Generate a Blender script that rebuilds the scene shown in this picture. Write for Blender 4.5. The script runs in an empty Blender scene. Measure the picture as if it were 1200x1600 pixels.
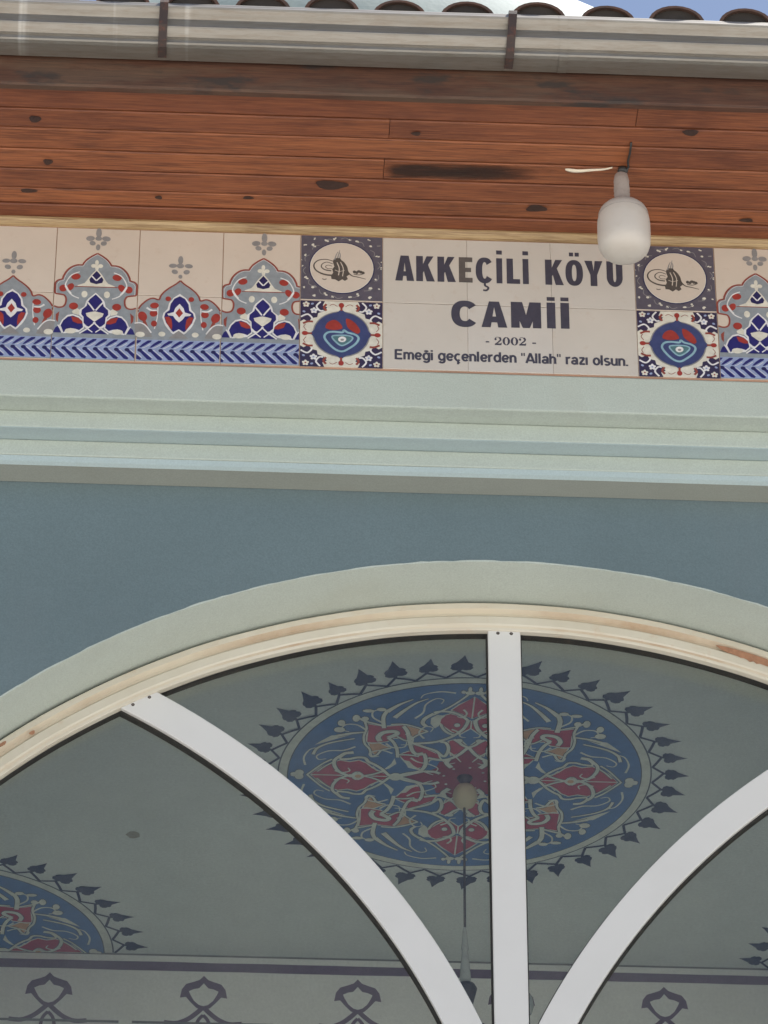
import bpy, bmesh, math, random
from mathutils import Vector
from mathutils.geometry import tessellate_polygon
random.seed(7)
R = math.radians
PI = math.pi
sc = bpy.context.scene
COL = sc.collection

# ------------------------------------------------------------------ camera
cam_d = bpy.data.cameras.new('camera')
cam = bpy.data.objects.new('camera', cam_d)
COL.objects.link(cam)
cam.location = (0, -8.0, 1.6)
cam.rotation_euler = (R(90 + 34.6), 0, R(-2.85))
cam_d.sensor_fit = 'VERTICAL'
cam_d.sensor_height = 24
cam_d.lens = 24 * 6500 / 1600
cam_d.clip_start = 0.1
cam_d.clip_end = 3000
sc.camera = cam

# ------------------------------------------------------------------ world, sun, exposure
SUN_EL, SUN_AZ = R(64), R(52)          # behind the building, to the right
world = bpy.data.worlds.new('World')
sc.world = world
world.use_nodes = True
wn = world.node_tree
bg = wn.nodes['Background']
sky = wn.nodes.new('ShaderNodeTexSky')
sky.sky_type = 'NISHITA'
sky.sun_disc = False
sky.sun_elevation = SUN_EL
sky.sun_rotation = SUN_AZ
sky.air_density = 1.0
sky.dust_density = 0.8
sky.ozone_density = 1.0
wn.links.new(sky.outputs[0], bg.inputs[0])
bg.inputs[1].default_value = 0.060
sun_d = bpy.data.lights.new('sun', 'SUN')
sun_d.energy = 5.0
sun_d.angle = R(0.53)
sun_d.color = (1.0, 0.965, 0.91)
sun = bpy.data.objects.new('sun', sun_d)
COL.objects.link(sun)
sv = Vector((math.sin(SUN_AZ) * math.cos(SUN_EL), math.cos(SUN_AZ) * math.cos(SUN_EL), math.sin(SUN_EL)))
sun.rotation_euler = sv.to_track_quat('Z', 'Y').to_euler()
sun.location = (10, 10, 30)
sc.view_settings.view_transform = 'Standard'
sc.view_settings.look = 'None'
sc.view_settings.gamma = 1.0
sc.view_settings.use_curve_mapping = False
sc.view_settings.exposure = 1.12
sc.cycles.max_bounces = 10
sc.cycles.diffuse_bounces = 5
sc.cycles.transparent_max_bounces = 16

# ------------------------------------------------------------------ materials
MATS = {}
def node_mat(name):
    m = bpy.data.materials.new(name)
    m.use_nodes = True
    nt = m.node_tree
    return m, nt, nt.nodes['Principled BSDF']
def mth(nt, op, a, b=None, clamp=False):
    n = nt.nodes.new('ShaderNodeMath')
    n.operation = op
    n.use_clamp = clamp
    for i, v in enumerate((a, b)):
        if v is None: continue
        if isinstance(v, (int, float)): n.inputs[i].default_value = v
        else: nt.links.new(v, n.inputs[i])
    return n.outputs[0]
def mix(nt, fac, a, b):
    n = nt.nodes.new('ShaderNodeMix')
    n.data_type = 'RGBA'
    if isinstance(fac, (int, float)): n.inputs[0].default_value = fac
    else: nt.links.new(fac, n.inputs[0])
    for i, v in ((6, a), (7, b)):
        if isinstance(v, tuple): n.inputs[i].default_value = (*v, 1)
        else: nt.links.new(v, n.inputs[i])
    return n.outputs[2]
def noise(nt, vec, scale, detail=4, rough=0.55, dist=0.0):
    n = nt.nodes.new('ShaderNodeTexNoise')
    n.inputs['Scale'].default_value = scale
    n.inputs['Detail'].default_value = detail
    n.inputs['Roughness'].default_value = rough
    n.inputs['Distortion'].default_value = dist
    nt.links.new(vec, n.inputs['Vector'])
    return n.outputs[0]
def ramp(nt, v, lo, hi):
    n = nt.nodes.new('ShaderNodeMapRange')
    n.clamp = True
    n.inputs[1].default_value = lo
    n.inputs[2].default_value = hi
    nt.links.new(v, n.inputs[0])
    return n.outputs[0]
def coords(nt, scale=(1, 1, 1), rnd=False):
    t = nt.nodes.new('ShaderNodeTexCoord')
    mp = nt.nodes.new('ShaderNodeMapping')
    mp.inputs['Scale'].default_value = scale
    nt.links.new(t.outputs['Object'], mp.inputs['Vector'])
    if rnd:
        oi = nt.nodes.new('ShaderNodeObjectInfo')
        cb = nt.nodes.new('ShaderNodeCombineXYZ')
        a = mth(nt, 'MULTIPLY', oi.outputs['Random'], 37.0)
        for i in range(3): nt.links.new(a, cb.inputs[i])
        nt.links.new(cb.outputs[0], mp.inputs['Location'])
        return mp.outputs[0], oi.outputs['Random']
    return mp.outputs[0]
def bump(nt, p, h, strength, dist):
    b = nt.nodes.new('ShaderNodeBump')
    b.inputs['Strength'].default_value = strength
    b.inputs['Distance'].default_value = dist
    nt.links.new(h, b.inputs['Height'])
    nt.links.new(b.outputs[0], p.inputs['Normal'])

def plaster(name, col, var=0.10, dirt=(0.30, 0.29, 0.25), dirt_amt=0.25, grain=260, bstr=0.35, rough=0.75, speck=0.30):
    m, nt, p = node_mat(name)
    v = coords(nt)
    n1 = noise(nt, v, 3.0, 6)
    n2 = noise(nt, v, grain, 3)
    n3 = noise(nt, coords(nt, (2.2, 2.2, 0.5)), 2.0, 5, 0.65)
    c2 = tuple(min(1, c * (1 + var)) for c in col)
    c1 = tuple(c * (1 - var) for c in col)
    c = mix(nt, ramp(nt, n1, 0.3, 0.7), c1, c2)
    c = mix(nt, mth(nt, 'MULTIPLY', ramp(nt, n2, 0.32, 0.68), speck), c, tuple(x * 0.62 for x in col))
    n5 = noise(nt, coords(nt, (9, 9, 22)), 2.0, 5, 0.7)
    c = mix(nt, mth(nt, 'MULTIPLY', ramp(nt, n5, 0.45, 0.75), 0.16), c, tuple(min(1, x * 1.16) for x in col))
    c = mix(nt, mth(nt, 'MULTIPLY', ramp(nt, n3, 0.52, 0.78), dirt_amt), c, dirt)
    nt.links.new(c, p.inputs['Base Color'])
    p.inputs['Roughness'].default_value = rough
    h = mth(nt, 'ADD', n2, mth(nt, 'MULTIPLY', noise(nt, v, 38, 4), 1.4))
    bump(nt, p, h, bstr, 0.0015)
    MATS[name] = m
    return m
plaster('blue_paint', (0.134, 0.188, 0.207), 0.06, (0.130, 0.165, 0.182), 0.45, speck=0.45)
plaster('mint_paint', (0.455, 0.512, 0.463), 0.04, (0.37, 0.39, 0.335), 0.40, speck=0.40)
plaster('mint_paint_lit', (0.515, 0.570, 0.520), 0.04, (0.44, 0.46, 0.39), 0.35, speck=0.40)  # the mint again, lightened to put ground bounce into the reveal's colour
plaster('olive_tone', (0.315, 0.335, 0.30), 0.05, (0.25, 0.25, 0.20), 0.35)  # darker olive than the mint, for the flat underside of the cove
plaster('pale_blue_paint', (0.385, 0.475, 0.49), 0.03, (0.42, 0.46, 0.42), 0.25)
plaster('ceiling_paint', (0.755, 0.805, 0.755), 0.03, (0.64, 0.68, 0.62), 0.25, 120, 0.15)
plaster('inner_wall_paint', (0.77, 0.78, 0.73), 0.04, (0.60, 0.62, 0.54), 0.25, 120, 0.15)
plaster('grout', (0.42, 0.25, 0.17), 0.25, (0.42, 0.20, 0.11), 0.8, 200, 0.6)
plaster('dome_paint', (0.135, 0.19, 0.188), 0.06, (0.22, 0.26, 0.23), 0.4, 40)
plaster('hall_paint', (0.55, 0.60, 0.56))
plaster('dark_mortar', (0.045, 0.038, 0.034), 0.3, (0.02, 0.02, 0.02), 0.5, 60, 0.8, 0.95)
plaster('paving', (0.54, 0.515, 0.475), 0.10, (0.42, 0.39, 0.35), 0.35, 30)
plaster('floor_marble', (0.70, 0.68, 0.64), 0.08, (0.45, 0.42, 0.37), 0.3, 30)

def painted(name, col, rough=0.7, var=0.12, scale=45):
    m, nt, p = node_mat(name)
    v = coords(nt)
    n = noise(nt, v, scale, 5, 0.65)
    c = mix(nt, ramp(nt, n, 0.3, 0.72), tuple(x * (1 - var) for x in col), tuple(min(1, x * (1 + var)) for x in col))
    nt.links.new(c, p.inputs['Base Color'])
    p.inputs['Roughness'].default_value = rough
    MATS[name] = m
    return m
# ceramic print colours
for nm, c in (('ink_navy', (0.022, 0.022, 0.135)), ('ink_deep', (0.020, 0.020, 0.085)), ('ink_red', (0.30, 0.042, 0.034)),
              ('ink_edge', (0.25, 0.060, 0.045)), ('ink_grey', (0.245, 0.275, 0.30)), ('ink_cream', (0.62, 0.60, 0.52)),
              ('ink_white', (0.66, 0.66, 0.66)), ('ink_lilac', (0.27, 0.33, 0.50)), ('ink_star', (0.24, 0.235, 0.235)),
              ('ink_slate', (0.095, 0.088, 0.115)), ('ink_blue', (0.045, 0.06, 0.155)), ('ink_cyan', (0.24, 0.40, 0.47)),
              ('ink_teal', (0.08, 0.17, 0.19)), ('ink_letter', (0.056, 0.056, 0.080)), ('ink_faded', (0.105, 0.094, 0.090)),
              ('ink_script', (0.085, 0.075, 0.068)), ('ink_plum', (0.036, 0.030, 0.070))):
    painted(nm, c, 0.32, 0.14, 60)
# ceiling paint colours
for nm, c in (('paint_blue', (0.115, 0.225, 0.450)), ('paint_red', (0.47, 0.072, 0.115)), ('paint_maroon', (0.33, 0.065, 0.10)),
              ('paint_pale', (0.72, 0.75, 0.66)), ('paint_peach', (0.64, 0.39, 0.24)), ('paint_leaf', (0.055, 0.064, 0.105)),
              ('paint_dark', (0.10, 0.12, 0.14)), ('paint_plum', (0.165, 0.120, 0.165)), ('paint_line', (0.20, 0.20, 0.20))):
    painted(nm, c, 0.75, 0.14, 35)

def tile_mat(name, col):
    m, nt, p = node_mat(name)
    v, rnd = coords(nt, (1, 1, 1), True)
    n = noise(nt, v, 9, 5, 0.6)
    c = mix(nt, ramp(nt, n, 0.3, 0.7), tuple(x * 0.93 for x in col), col)
    c = mix(nt, mth(nt, 'MULTIPLY', rnd, 0.28), c, (col[0] * 0.92, col[1] * 0.86, col[2] * 0.76))
    s = noise(nt, v, 30, 6, 0.7)
    c = mix(nt, mth(nt, 'MULTIPLY', ramp(nt, s, 0.58, 0.80), 0.35), c, (0.42, 0.30, 0.21))
    nt.links.new(c, p.inputs['Base Color'])
    p.inputs['Roughness'].default_value = 0.20
    bump(nt, p, noise(nt, v, 14, 2), 0.15, 0.002)
    MATS[name] = m
tile_mat('tile_glaze', (0.585, 0.515, 0.445))
tile_mat('tile_glaze_light', (0.555, 0.525, 0.485))

def wood(name, dark, mid, light, rough=0.55, grey=0.0):
    m, nt, p = node_mat(name)
    v, rnd = coords(nt, (1.0, 18.0, 18.0), True)
    g1 = noise(nt, v, 3.2, 7, 0.62, 0.5)
    v2, _ = coords(nt, (2.6, 70.0, 70.0), True)
    g2 = noise(nt, v2, 3.0, 5, 0.6)
    v3, _ = coords(nt, (1.6, 3.5, 3.5), True)
    g3 = noise(nt, v3, 2.2, 5, 0.6)
    c = mix(nt, ramp(nt, g1, 0.25, 0.75), mid, light)
    c = mix(nt, mth(nt, 'MULTIPLY', ramp(nt, g2, 0.40, 0.68), 0.80), c, dark)
    c = mix(nt, mth(nt, 'MULTIPLY', ramp(nt, g3, 0.47, 0.72), 0.68), c, dark)
    v4, _ = coords(nt, (5.0, 160.0, 160.0), True)
    c = mix(nt, mth(nt, 'MULTIPLY', ramp(nt, noise(nt, v4, 3.0, 3, 0.6), 0.45, 0.70), 0.45), c, tuple(min(1, x * 1.35) for x in light))
    c = mix(nt, mth(nt, 'MULTIPLY', rnd, 0.60), c, (mid[0] * 0.62, mid[1] * 0.60, mid[2] * 0.80))
    if grey:
        g4 = noise(nt, coords(nt, (1.3, 6, 6)), 2.4, 5, 0.65)
        c = mix(nt, mth(nt, 'MULTIPLY', ramp(nt, g4, 0.46, 0.60), grey), c, (0.15, 0.125, 0.085))
        g5 = noise(nt, coords(nt, (1.7, 5, 5)), 3.1, 5, 0.6)
        c = mix(nt, mth(nt, 'MULTIPLY', ramp(nt, g5, 0.55, 0.64), 0.9), c, (0.035, 0.026, 0.022))
    nt.links.new(c, p.inputs['Base Color'])
    p.inputs['Roughness'].default_value = rough
    bump(nt, p, mth(nt, 'ADD', g2, g1), 0.4, 0.0012)
    MATS[name] = m
wood('plank_wood', (0.060, 0.018, 0.011), (0.225, 0.066, 0.027), (0.40, 0.140, 0.054))
wood('fascia_wood', (0.028, 0.013, 0.009), (0.080, 0.032, 0.017), (0.14, 0.060, 0.031), 0.7, 0.20)
wood('trim_wood', (0.16, 0.09, 0.04), (0.34, 0.22, 0.10), (0.48, 0.36, 0.20), 0.5)
wood('stained_wood', (0.020, 0.013, 0.012), (0.035, 0.018, 0.014), (0.11, 0.045, 0.026), 0.6)
painted('knot_wood', (0.048, 0.024, 0.018), 0.6, 0.35, 160)
painted('raw_wood', (0.78, 0.70, 0.56), 0.7, 0.08, 60)

def simple(name, col, rough=0.5, metal=0.0, nscale=0, namt=0.0, ncol=(0.1, 0.05, 0.03), lo=0.5, hi=0.7, bstr=0):
    m, nt, p = node_mat(name)
    p.inputs['Base Color'].default_value = (*col, 1)
    p.inputs['Roughness'].default_value = rough
    p.inputs['Metallic'].default_value = metal
    if nscale:
        v = coords(nt)
        n = noise(nt, v, nscale, 6, 0.65)
        nt.links.new(mix(nt, mth(nt, 'MULTIPLY', ramp(nt, n, lo, hi), namt), col, ncol), p.inputs['Base Color'])
        if bstr: bump(nt, p, n, bstr, 0.002)
    MATS[name] = m
simple('bar_white', (0.645, 0.638, 0.622), 0.35, 0, 6, 0.25, (0.54, 0.53, 0.51), 0.45, 0.75)
simple('gasket_black', (0.018, 0.017, 0.016), 0.7, 0, 40, 0.5, (0.09, 0.06, 0.04), 0.55, 0.75)
simple('strap_rust', (0.050, 0.034, 0.030), 0.75, 0.0, 60, 0.6, (0.16, 0.055, 0.03), 0.5, 0.7, 0.5)
simple('roof_clay', (0.115, 0.060, 0.042), 0.85, 0, 30, 0.7, (0.05, 0.045, 0.04), 0.4, 0.7, 0.6)
simple('socket_grey', (0.33, 0.29, 0.27), 0.6, 0, 50, 0.4, (0.2, 0.16, 0.14))
simple('wire_black', (0.03, 0.03, 0.03), 0.5, 0, 50, 0.4, (0.08, 0.07, 0.06))
simple('screw_dark', (0.05, 0.04, 0.035), 0.6, 0, 90, 0.6, (0.15, 0.07, 0.04))
simple('rose_cream', (0.62, 0.55, 0.36), 0.5, 0, 40, 0.3, (0.4, 0.36, 0.25))
simple('rod_dark', (0.075, 0.06, 0.06), 0.5, 0.2, 40, 0.4, (0.12, 0.09, 0.08))
simple('lamp_glass', (0.46, 0.48, 0.45), 0.25, 0, 40, 0.3, (0.2, 0.2, 0.2))
simple('bulb_base', (0.46, 0.42, 0.385), 0.5, 0, 30, 0.3, (0.48, 0.42, 0.38))
simple('chip_beige', (0.42, 0.40, 0.32), 0.8, 0, 80, 0.5, (0.25, 0.2, 0.15))

def bulb_mat():
    m, nt, p = node_mat('bulb_diffuser')
    n = noise(nt, coords(nt), 35, 4)
    nt.links.new(mix(nt, mth(nt, 'MULTIPLY', ramp(nt, n, 0.55, 0.8), 0.25), (0.56, 0.515, 0.465), (0.44, 0.385, 0.31)), p.inputs['Base Color'])
    p.inputs['Roughness'].default_value = 0.38
    p.inputs['Subsurface Weight'].default_value = 0.3
    p.inputs['Subsurface Radius'].default_value = (0.03, 0.03, 0.03)
    MATS['bulb_diffuser'] = m
bulb_mat()

def gutter_mat():
    m, nt, p = node_mat('gutter_metal')
    n = noise(nt, coords(nt, (1.5, 8, 8)), 4, 6, 0.6)
    st = noise(nt, coords(nt, (16, 0.3, 0.5)), 1.0, 3, 0.5)
    c = mix(nt, ramp(nt, n, 0.3, 0.7), (0.255, 0.235, 0.205), (0.31, 0.288, 0.255))
    c = mix(nt, mth(nt, 'MULTIPLY', ramp(nt, st, 0.66, 0.74), 0.45), c, (0.80, 0.79, 0.76))
    d = noise(nt, coords(nt, (3, 20, 20)), 6, 6, 0.7)
    c = mix(nt, mth(nt, 'MULTIPLY', ramp(nt, d, 0.46, 0.75), 0.60), c, (0.20, 0.155, 0.115))
    nt.links.new(c, p.inputs['Base Color'])
    p.inputs['Roughness'].default_value = 0.38
    p.inputs['Metallic'].default_value = 0.55
    MATS['gutter_metal'] = m
gutter_mat()

def ring_mat():
    # cream paint worn and rust-stained along the groove (wear with its own shape)
    m, nt, p = node_mat('ring_cream')
    v = coords(nt)
    n1 = noise(nt, v, 5, 5, 0.6)
    n2 = noise(nt, v, 22, 6, 0.7)
    n3 = noise(nt, v, 1.6, 4, 0.6)
    c = mix(nt, ramp(nt, n1, 0.3, 0.7), (0.56, 0.515, 0.42), (0.64, 0.605, 0.52))
    c = mix(nt, mth(nt, 'MULTIPLY', ramp(nt, n2, 0.58, 0.78), 0.5), c, (0.50, 0.33, 0.20))
    c = mix(nt, mth(nt, 'MULTIPLY', ramp(nt, n3, 0.60, 0.68), 0.25), c, (0.42, 0.22, 0.12))
    nt.links.new(c, p.inputs['Base Color'])
    p.inputs['Roughness'].default_value = 0.55
    bump(nt, p, n2, 0.3, 0.001)
    MATS['ring_cream'] = m
    m, nt, p = node_mat('ring_stain')
    v = coords(nt)
    n1 = noise(nt, v, 2.2, 6, 0.65)
    n2 = noise(nt, v, 30, 6, 0.7)
    f = mth(nt, 'MULTIPLY', ramp(nt, n1, 0.40, 0.72), mth(nt, 'ADD', n2, 0.20), True)
    c = mix(nt, f, (0.60, 0.54, 0.43), (0.40, 0.265, 0.165))
    nt.links.new(c, p.inputs['Base Color'])
    p.inputs['Roughness'].default_value = 0.7
    MATS['ring_stain'] = m
ring_mat()
painted('rust_patch', (0.34, 0.175, 0.105), 0.8, 0.25, 50)

def glass_mat():
    m = bpy.data.materials.new('window_glass')
    m.use_nodes = True
    nt = m.node_tree
    nt.nodes.clear()
    out = nt.nodes.new('ShaderNodeOutputMaterial')
    tr = nt.nodes.new('ShaderNodeBsdfTransparent')
    tr.inputs[0].default_value = (0.975, 0.985, 0.978, 1)
    gl = nt.nodes.new('ShaderNodeBsdfGlossy')
    gl.inputs['Roughness'].default_value = 0.02
    fr = nt.nodes.new('ShaderNodeFresnel')
    fr.inputs[0].default_value = 1.5
    mx = nt.nodes.new('ShaderNodeMixShader')
    df = nt.nodes.new('ShaderNodeBsdfDiffuse')          # a film of dust
    df.inputs[0].default_value = (0.42, 0.42, 0.38, 1)
    mx2 = nt.nodes.new('ShaderNodeMixShader')
    n = noise(nt, coords(nt), 3, 6, 0.65)
    nt.links.new(mth(nt, 'MULTIPLY', ramp(nt, n, 0.25, 0.8), 0.075), mx2.inputs[0])
    nt.links.new(fr.outputs[0], mx.inputs[0])
    nt.links.new(tr.outputs[0], mx.inputs[1])
    nt.links.new(gl.outputs[0], mx.inputs[2])
    nt.links.new(mx.outputs[0], mx2.inputs[1])
    nt.links.new(df.outputs[0], mx2.inputs[2])
    nt.links.new(mx2.outputs[0], out.inputs[0])
    MATS['window_glass'] = m
glass_mat()

# ------------------------------------------------------------------ helpers
def tag(o, label=None, cat=None, group=None, kind=None):
    for k, v in (('label', label), ('category', cat), ('group', group), ('kind', kind)):
        if v: o[k] = v
    return o
def empty(name, loc, label, cat, group=None):
    o = bpy.data.objects.new(name, None)
    o.location = loc
    o.empty_display_size = 0.1
    COL.objects.link(o)
    return tag(o, label, cat, group)
def link(name, me, parent=None):
    o = bpy.data.objects.new(name, me)
    COL.objects.link(o)
    if parent is not None:
        bpy.context.view_layer.update() if False else None
        o.parent = parent
        # geometry is written in world coordinates: undo the parent's offset
        off = Vector((0, 0, 0))
        q = parent
        while q is not None:
            off += Vector(q.location)
            q = q.parent
        o.location = -off
    return o
def mesh(name, verts, faces, mats, parent=None, smooth=False, mi=None):
    me = bpy.data.meshes.new(name)
    me.from_pydata([tuple(v) for v in verts], [], faces)
    if isinstance(mats, str): mats = [mats]
    for m in mats: me.materials.append(MATS[m])
    if mi:
        for p, k in zip(me.polygons, mi): p.material_index = k
    if smooth:
        for p in me.polygons: p.use_smooth = True
    me.update()
    return link(name, me, parent)
def from_bm(name, bm, mats, parent=None, smooth=False):
    bmesh.ops.recalc_face_normals(bm, faces=bm.faces)
    me = bpy.data.meshes.new(name)
    bm.to_mesh(me)
    bm.free()
    if isinstance(mats, str): mats = [mats]
    for m in mats: me.materials.append(MATS[m])
    if smooth:
        for p in me.polygons: p.use_smooth = True
    return link(name, me, parent)
def box(bm, x0, x1, y0, y1, z0, z1):
    r = bmesh.ops.create_cube(bm, size=1)
    for v in r['verts']:
        v.co = ((x0 + x1) / 2 + v.co.x * (x1 - x0), (y0 + y1) / 2 + v.co.y * (y1 - y0), (z0 + z1) / 2 + v.co.z * (z1 - z0))
    return r['verts']
def box_obj(name, x0, x1, y0, y1, z0, z1, mat, parent=None, bev=0.0):
    bm = bmesh.new()
    box(bm, x0, x1, y0, y1, z0, z1)
    if bev:
        bmesh.ops.bevel(bm, geom=bm.edges[:], offset=bev, segments=2, profile=0.5, affect='EDGES')
    return from_bm(name, bm, mat, parent)
def extrude_x(name, prof, x0, x1, mats, parent=None, closed=True, mi=None, n=1, wob=0.0, smooth=False):
    """sweep a (y,z) profile along x"""
    V, F, M = [], [], []
    k = len(prof)
    for i in range(n + 1):
        x = x0 + (x1 - x0) * i / n
        dz = wob * (math.sin(x * 3.1 + prof[0][1] * 40) * 0.6 + math.sin(x * 7.7 + 1.3) * 0.4)
        for (y, z) in prof: V.append((x, y, z + dz))
    for i in range(n):
        for j in range(k if closed else k - 1):
            a, b = i * k + j, i * k + (j + 1) % k
            F.append((a, b, b + k, a + k))
            M.append(mi[j] if mi else 0)
    if closed:
        F.append(tuple(range(k - 1, -1, -1))); M.append(0)
        F.append(tuple(range(n * k, n * k + k))); M.append(0)
    o = mesh(name, V, F, mats, parent, False, M)
    bm = bmesh.new(); bm.from_mesh(o.data)
    bmesh.ops.recalc_face_normals(bm, faces=bm.faces)
    bm.to_mesh(o.data); bm.free()
    if smooth:
        for p in o.data.polygons: p.use_smooth = True
    return o
def lathe(name, prof, cx, cy, mat, parent=None, seg=28, smooth=True):
    V, F = [], []
    k = len(prof)
    for i in range(seg):
        a = 2 * PI * i / seg
        for (r, z) in prof: V.append((cx + r * math.cos(a), cy + r * math.sin(a), z))
    for i in range(seg):
        for j in range(k - 1):
            a, b = i * k + j, i * k + j + 1
            c, d = ((i + 1) % seg) * k + j + 1, ((i + 1) % seg) * k + j
            F.append((a, d, c, b))
    return mesh(name, V, F, mat, parent, smooth)
def tube(name, pts, r, mat, parent=None, seg=8):
    V, F = [], []
    pts = [Vector(p) for p in pts]
    for i, p in enumerate(pts):
        t = (pts[min(i + 1, len(pts) - 1)] - pts[max(i - 1, 0)]).normalized()
        u = t.cross(Vector((0.31, 0.9, 0.2))).normalized()
        w = t.cross(u)
        for k in range(seg):
            a = 2 * PI * k / seg
            V.append(p + u * math.cos(a) * r + w * math.sin(a) * r)
    for i in range(len(pts) - 1):
        for k in range(seg):
            a, b = i * seg + k, i * seg + (k + 1) % seg
            F.append((a, b, b + seg, a + seg))
    F.append(tuple(range(seg))); F.append(tuple((len(pts) - 1) * seg + k for k in range(seg)))
    return mesh(name, V, F, mat, parent, True)

def smooth_pts(pts, closed=False, n=5):
    out = []
    k = len(pts)
    rng = k if closed else k - 1
    for i in range(rng):
        if closed: p0, p1, p2, p3 = pts[(i - 1) % k], pts[i], pts[(i + 1) % k], pts[(i + 2) % k]
        else: p0, p1, p2, p3 = pts[max(i - 1, 0)], pts[i], pts[i + 1], pts[min(i + 2, k - 1)]
        for s in range(n):
            t = s / n
            out.append(tuple(0.5 * (2 * p1[c] + (p2[c] - p0[c]) * t + (2 * p0[c] - 5 * p1[c] + 4 * p2[c] - p3[c]) * t * t
                                    + (3 * p1[c] - p0[c] - 3 * p2[c] + p3[c]) * t ** 3) for c in (0, 1)))
    if not closed: out.append(pts[-1])
    return out

class Pen:
    """flat print laid on a surface: polygons, ribbons and dots in stacked layers"""
    STEP = 0.00022
    def __init__(self, to3d, clip=None):
        self.f, self.V, self.F, self.M, self.mats, self.clip, self.n = to3d, [], [], [], [], clip, 0
    def mi(self, m):
        if m not in self.mats: self.mats.append(m)
        return self.mats.index(m)
    def tri(self, pts, mat, layer):
        polys = [list(pts)]
        if self.clip:
            for s, lim in ((1, self.clip[0]), (-1, self.clip[1])):
                res = []
                for pl in polys:
                    o = []
                    for i in range(len(pl)):
                        a, b = pl[i], pl[(i + 1) % len(pl)]
                        ia, ib = s * (a[0] - lim) >= 0, s * (b[0] - lim) >= 0
                        if ia: o.append(a)
                        if ia != ib:
                            t = (lim - a[0]) / (b[0] - a[0])
                            o.append((lim, a[1] + (b[1] - a[1]) * t))
                    if len(o) > 2: res.append(o)
                polys = res
        off = (layer + 1) * self.STEP + (self.n % 16) * 0.000004      # no two overlapping shapes in one plane
        for pl in polys:
            b = len(self.V)
            for p in pl: self.V.append(self.f(p[0], p[1], off))
            self.F.append(tuple(range(b, b + len(pl))))
            self.M.append(self.mi(mat))
    def poly(self, pts, mat, layer=0, sm=False):
        self.n += 1
        if sm: pts = smooth_pts(pts, True, 4)
        v = [Vector((p[0], p[1], 0)) for p in pts]
        for t in tessellate_polygon([v]): self.tri([pts[i] for i in t], mat, layer)
    def sym(self, half, mat, layer=0, ax=0.0, sm=False):
        """half outline from axis to axis, mirrored about u=ax"""
        h = smooth_pts(half, False, 4) if sm else list(half)
        self.poly(h + [(2 * ax - p[0], p[1]) for p in reversed(h)], mat, layer)
    def both(self, fn, *a, ax=0.0, **k):
        fn(*a, **k)
        pts = [(2 * ax - p[0], p[1]) for p in a[0]]
        fn(pts, *a[1:], **k)
    def stroke(self, pts, w, mat, layer=0, sm=True, closed=False, taper=False):
        self.n += 1
        if sm: pts = smooth_pts(pts, closed, 5)
        k = len(pts)
        L, Rr = [], []
        for i, p in enumerate(pts):
            a = pts[(i - 1) % k] if closed else pts[max(i - 1, 0)]
            b = pts[(i + 1) % k] if closed else pts[min(i + 1, k - 1)]
            dx, dy = b[0] - a[0], b[1] - a[1]
            d = math.hypot(dx, dy) or 1e-9
            ww = w[0] + (w[1] - w[0]) * i / max(1, k - 1) if isinstance(w, tuple) else w
            if taper: ww *= max(0.08, math.sin(PI * i / (k - 1))) ** 0.8
            nx, ny = -dy / d * ww / 2, dx / d * ww / 2
            L.append((p[0] + nx, p[1] + ny)); Rr.append((p[0] - nx, p[1] - ny))
        for i in range(k if closed else k - 1):
            j = (i + 1) % k
            self.tri([L[i], L[j], Rr[j]], mat, layer)
            self.tri([L[i], Rr[j], Rr[i]], mat, layer)
    def ell(self, cx, cy, rx, ry, mat, layer=0, rot=0.0, n=16):
        self.n += 1
        c, s = math.cos(rot), math.sin(rot)
        pts = [(cx + rx * math.cos(2 * PI * i / n) * c - ry * math.sin(2 * PI * i / n) * s,
                cy + rx * math.cos(2 * PI * i / n) * s + ry * math.sin(2 * PI * i / n) * c) for i in range(n)]
        for i in range(1, n - 1): self.tri([pts[0], pts[i], pts[i + 1]], mat, layer)
    def build(self, name, parent):
        return mesh(name, self.V, self.F, self.mats, parent, False, self.M)

# ================================================================== SETTING
bm = bmesh.new()
bmesh.ops.create_grid(bm, x_segments=40, y_segments=40, size=600)
g = from_bm('ground', bm, 'paving')
tag(g, kind='structure')

# ================================================================== THE PORCH (building)
WALL_Y, GLZ_Y, IN_Y, BACK_Y, CEIL_Z = 0.19, 0.36, 0.46, 2.50, 7.30
ACX, ACZ, AR = 0.688, 5.279, 1.844
X0, X1 = -6.2, 7.6
BAY = 4.30
porch = empty('mosque_porch', (ACX, 0.0, 0.0), 'blue-grey painted mosque porch with mint stepped cornice and a wide round arch', 'building')
SILL = 0.2
# front wall with the arched opening (front and back skins, reveal separate)
def arch_pts(r, n=220, cx=ACX, cz=ACZ):
    return [(cx + r * math.cos(PI - PI * i / n), cz + r * math.sin(PI - PI * i / n)) for i in range(n + 1)]
WALL_TOP = 7.35
def wall_skin(V, F, y, flip):
    b = len(V)
    xs_ = [X0]
    for k in (-1, 0, 1):
        b = len(V)
        a = arch_pts(AR, 220, ACX + BAY * k)
        for i, (x, z) in enumerate(a):
            V.append((x, y, z)); V.append((x, y, WALL_TOP))
        for i in range(len(a) - 1):
            q = (b + 2 * i, b + 2 * i + 1, b + 2 * i + 3, b + 2 * i + 2)
            F.append(q[::-1] if flip else q)
        c = len(V)
        V.extend([(a[0][0], y, 0), (a[-1][0], y, 0), (a[-1][0], y, SILL), (a[0][0], y, SILL)])
        F.append((c, c + 1, c + 2, c + 3))
        xs_ += [a[0][0], a[-1][0]]
    xs_.append(X1)
    for xa, xb in zip(xs_[0::2], xs_[1::2]):
        c = len(V)
        V.extend([(xa, y, 0), (xb, y, 0), (xb, y, WALL_TOP), (xa, y, WALL_TOP)])
        F.append((c, c + 1, c + 2, c + 3))
V, F = [], []
wall_skin(V, F, WALL_Y, False)
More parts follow.
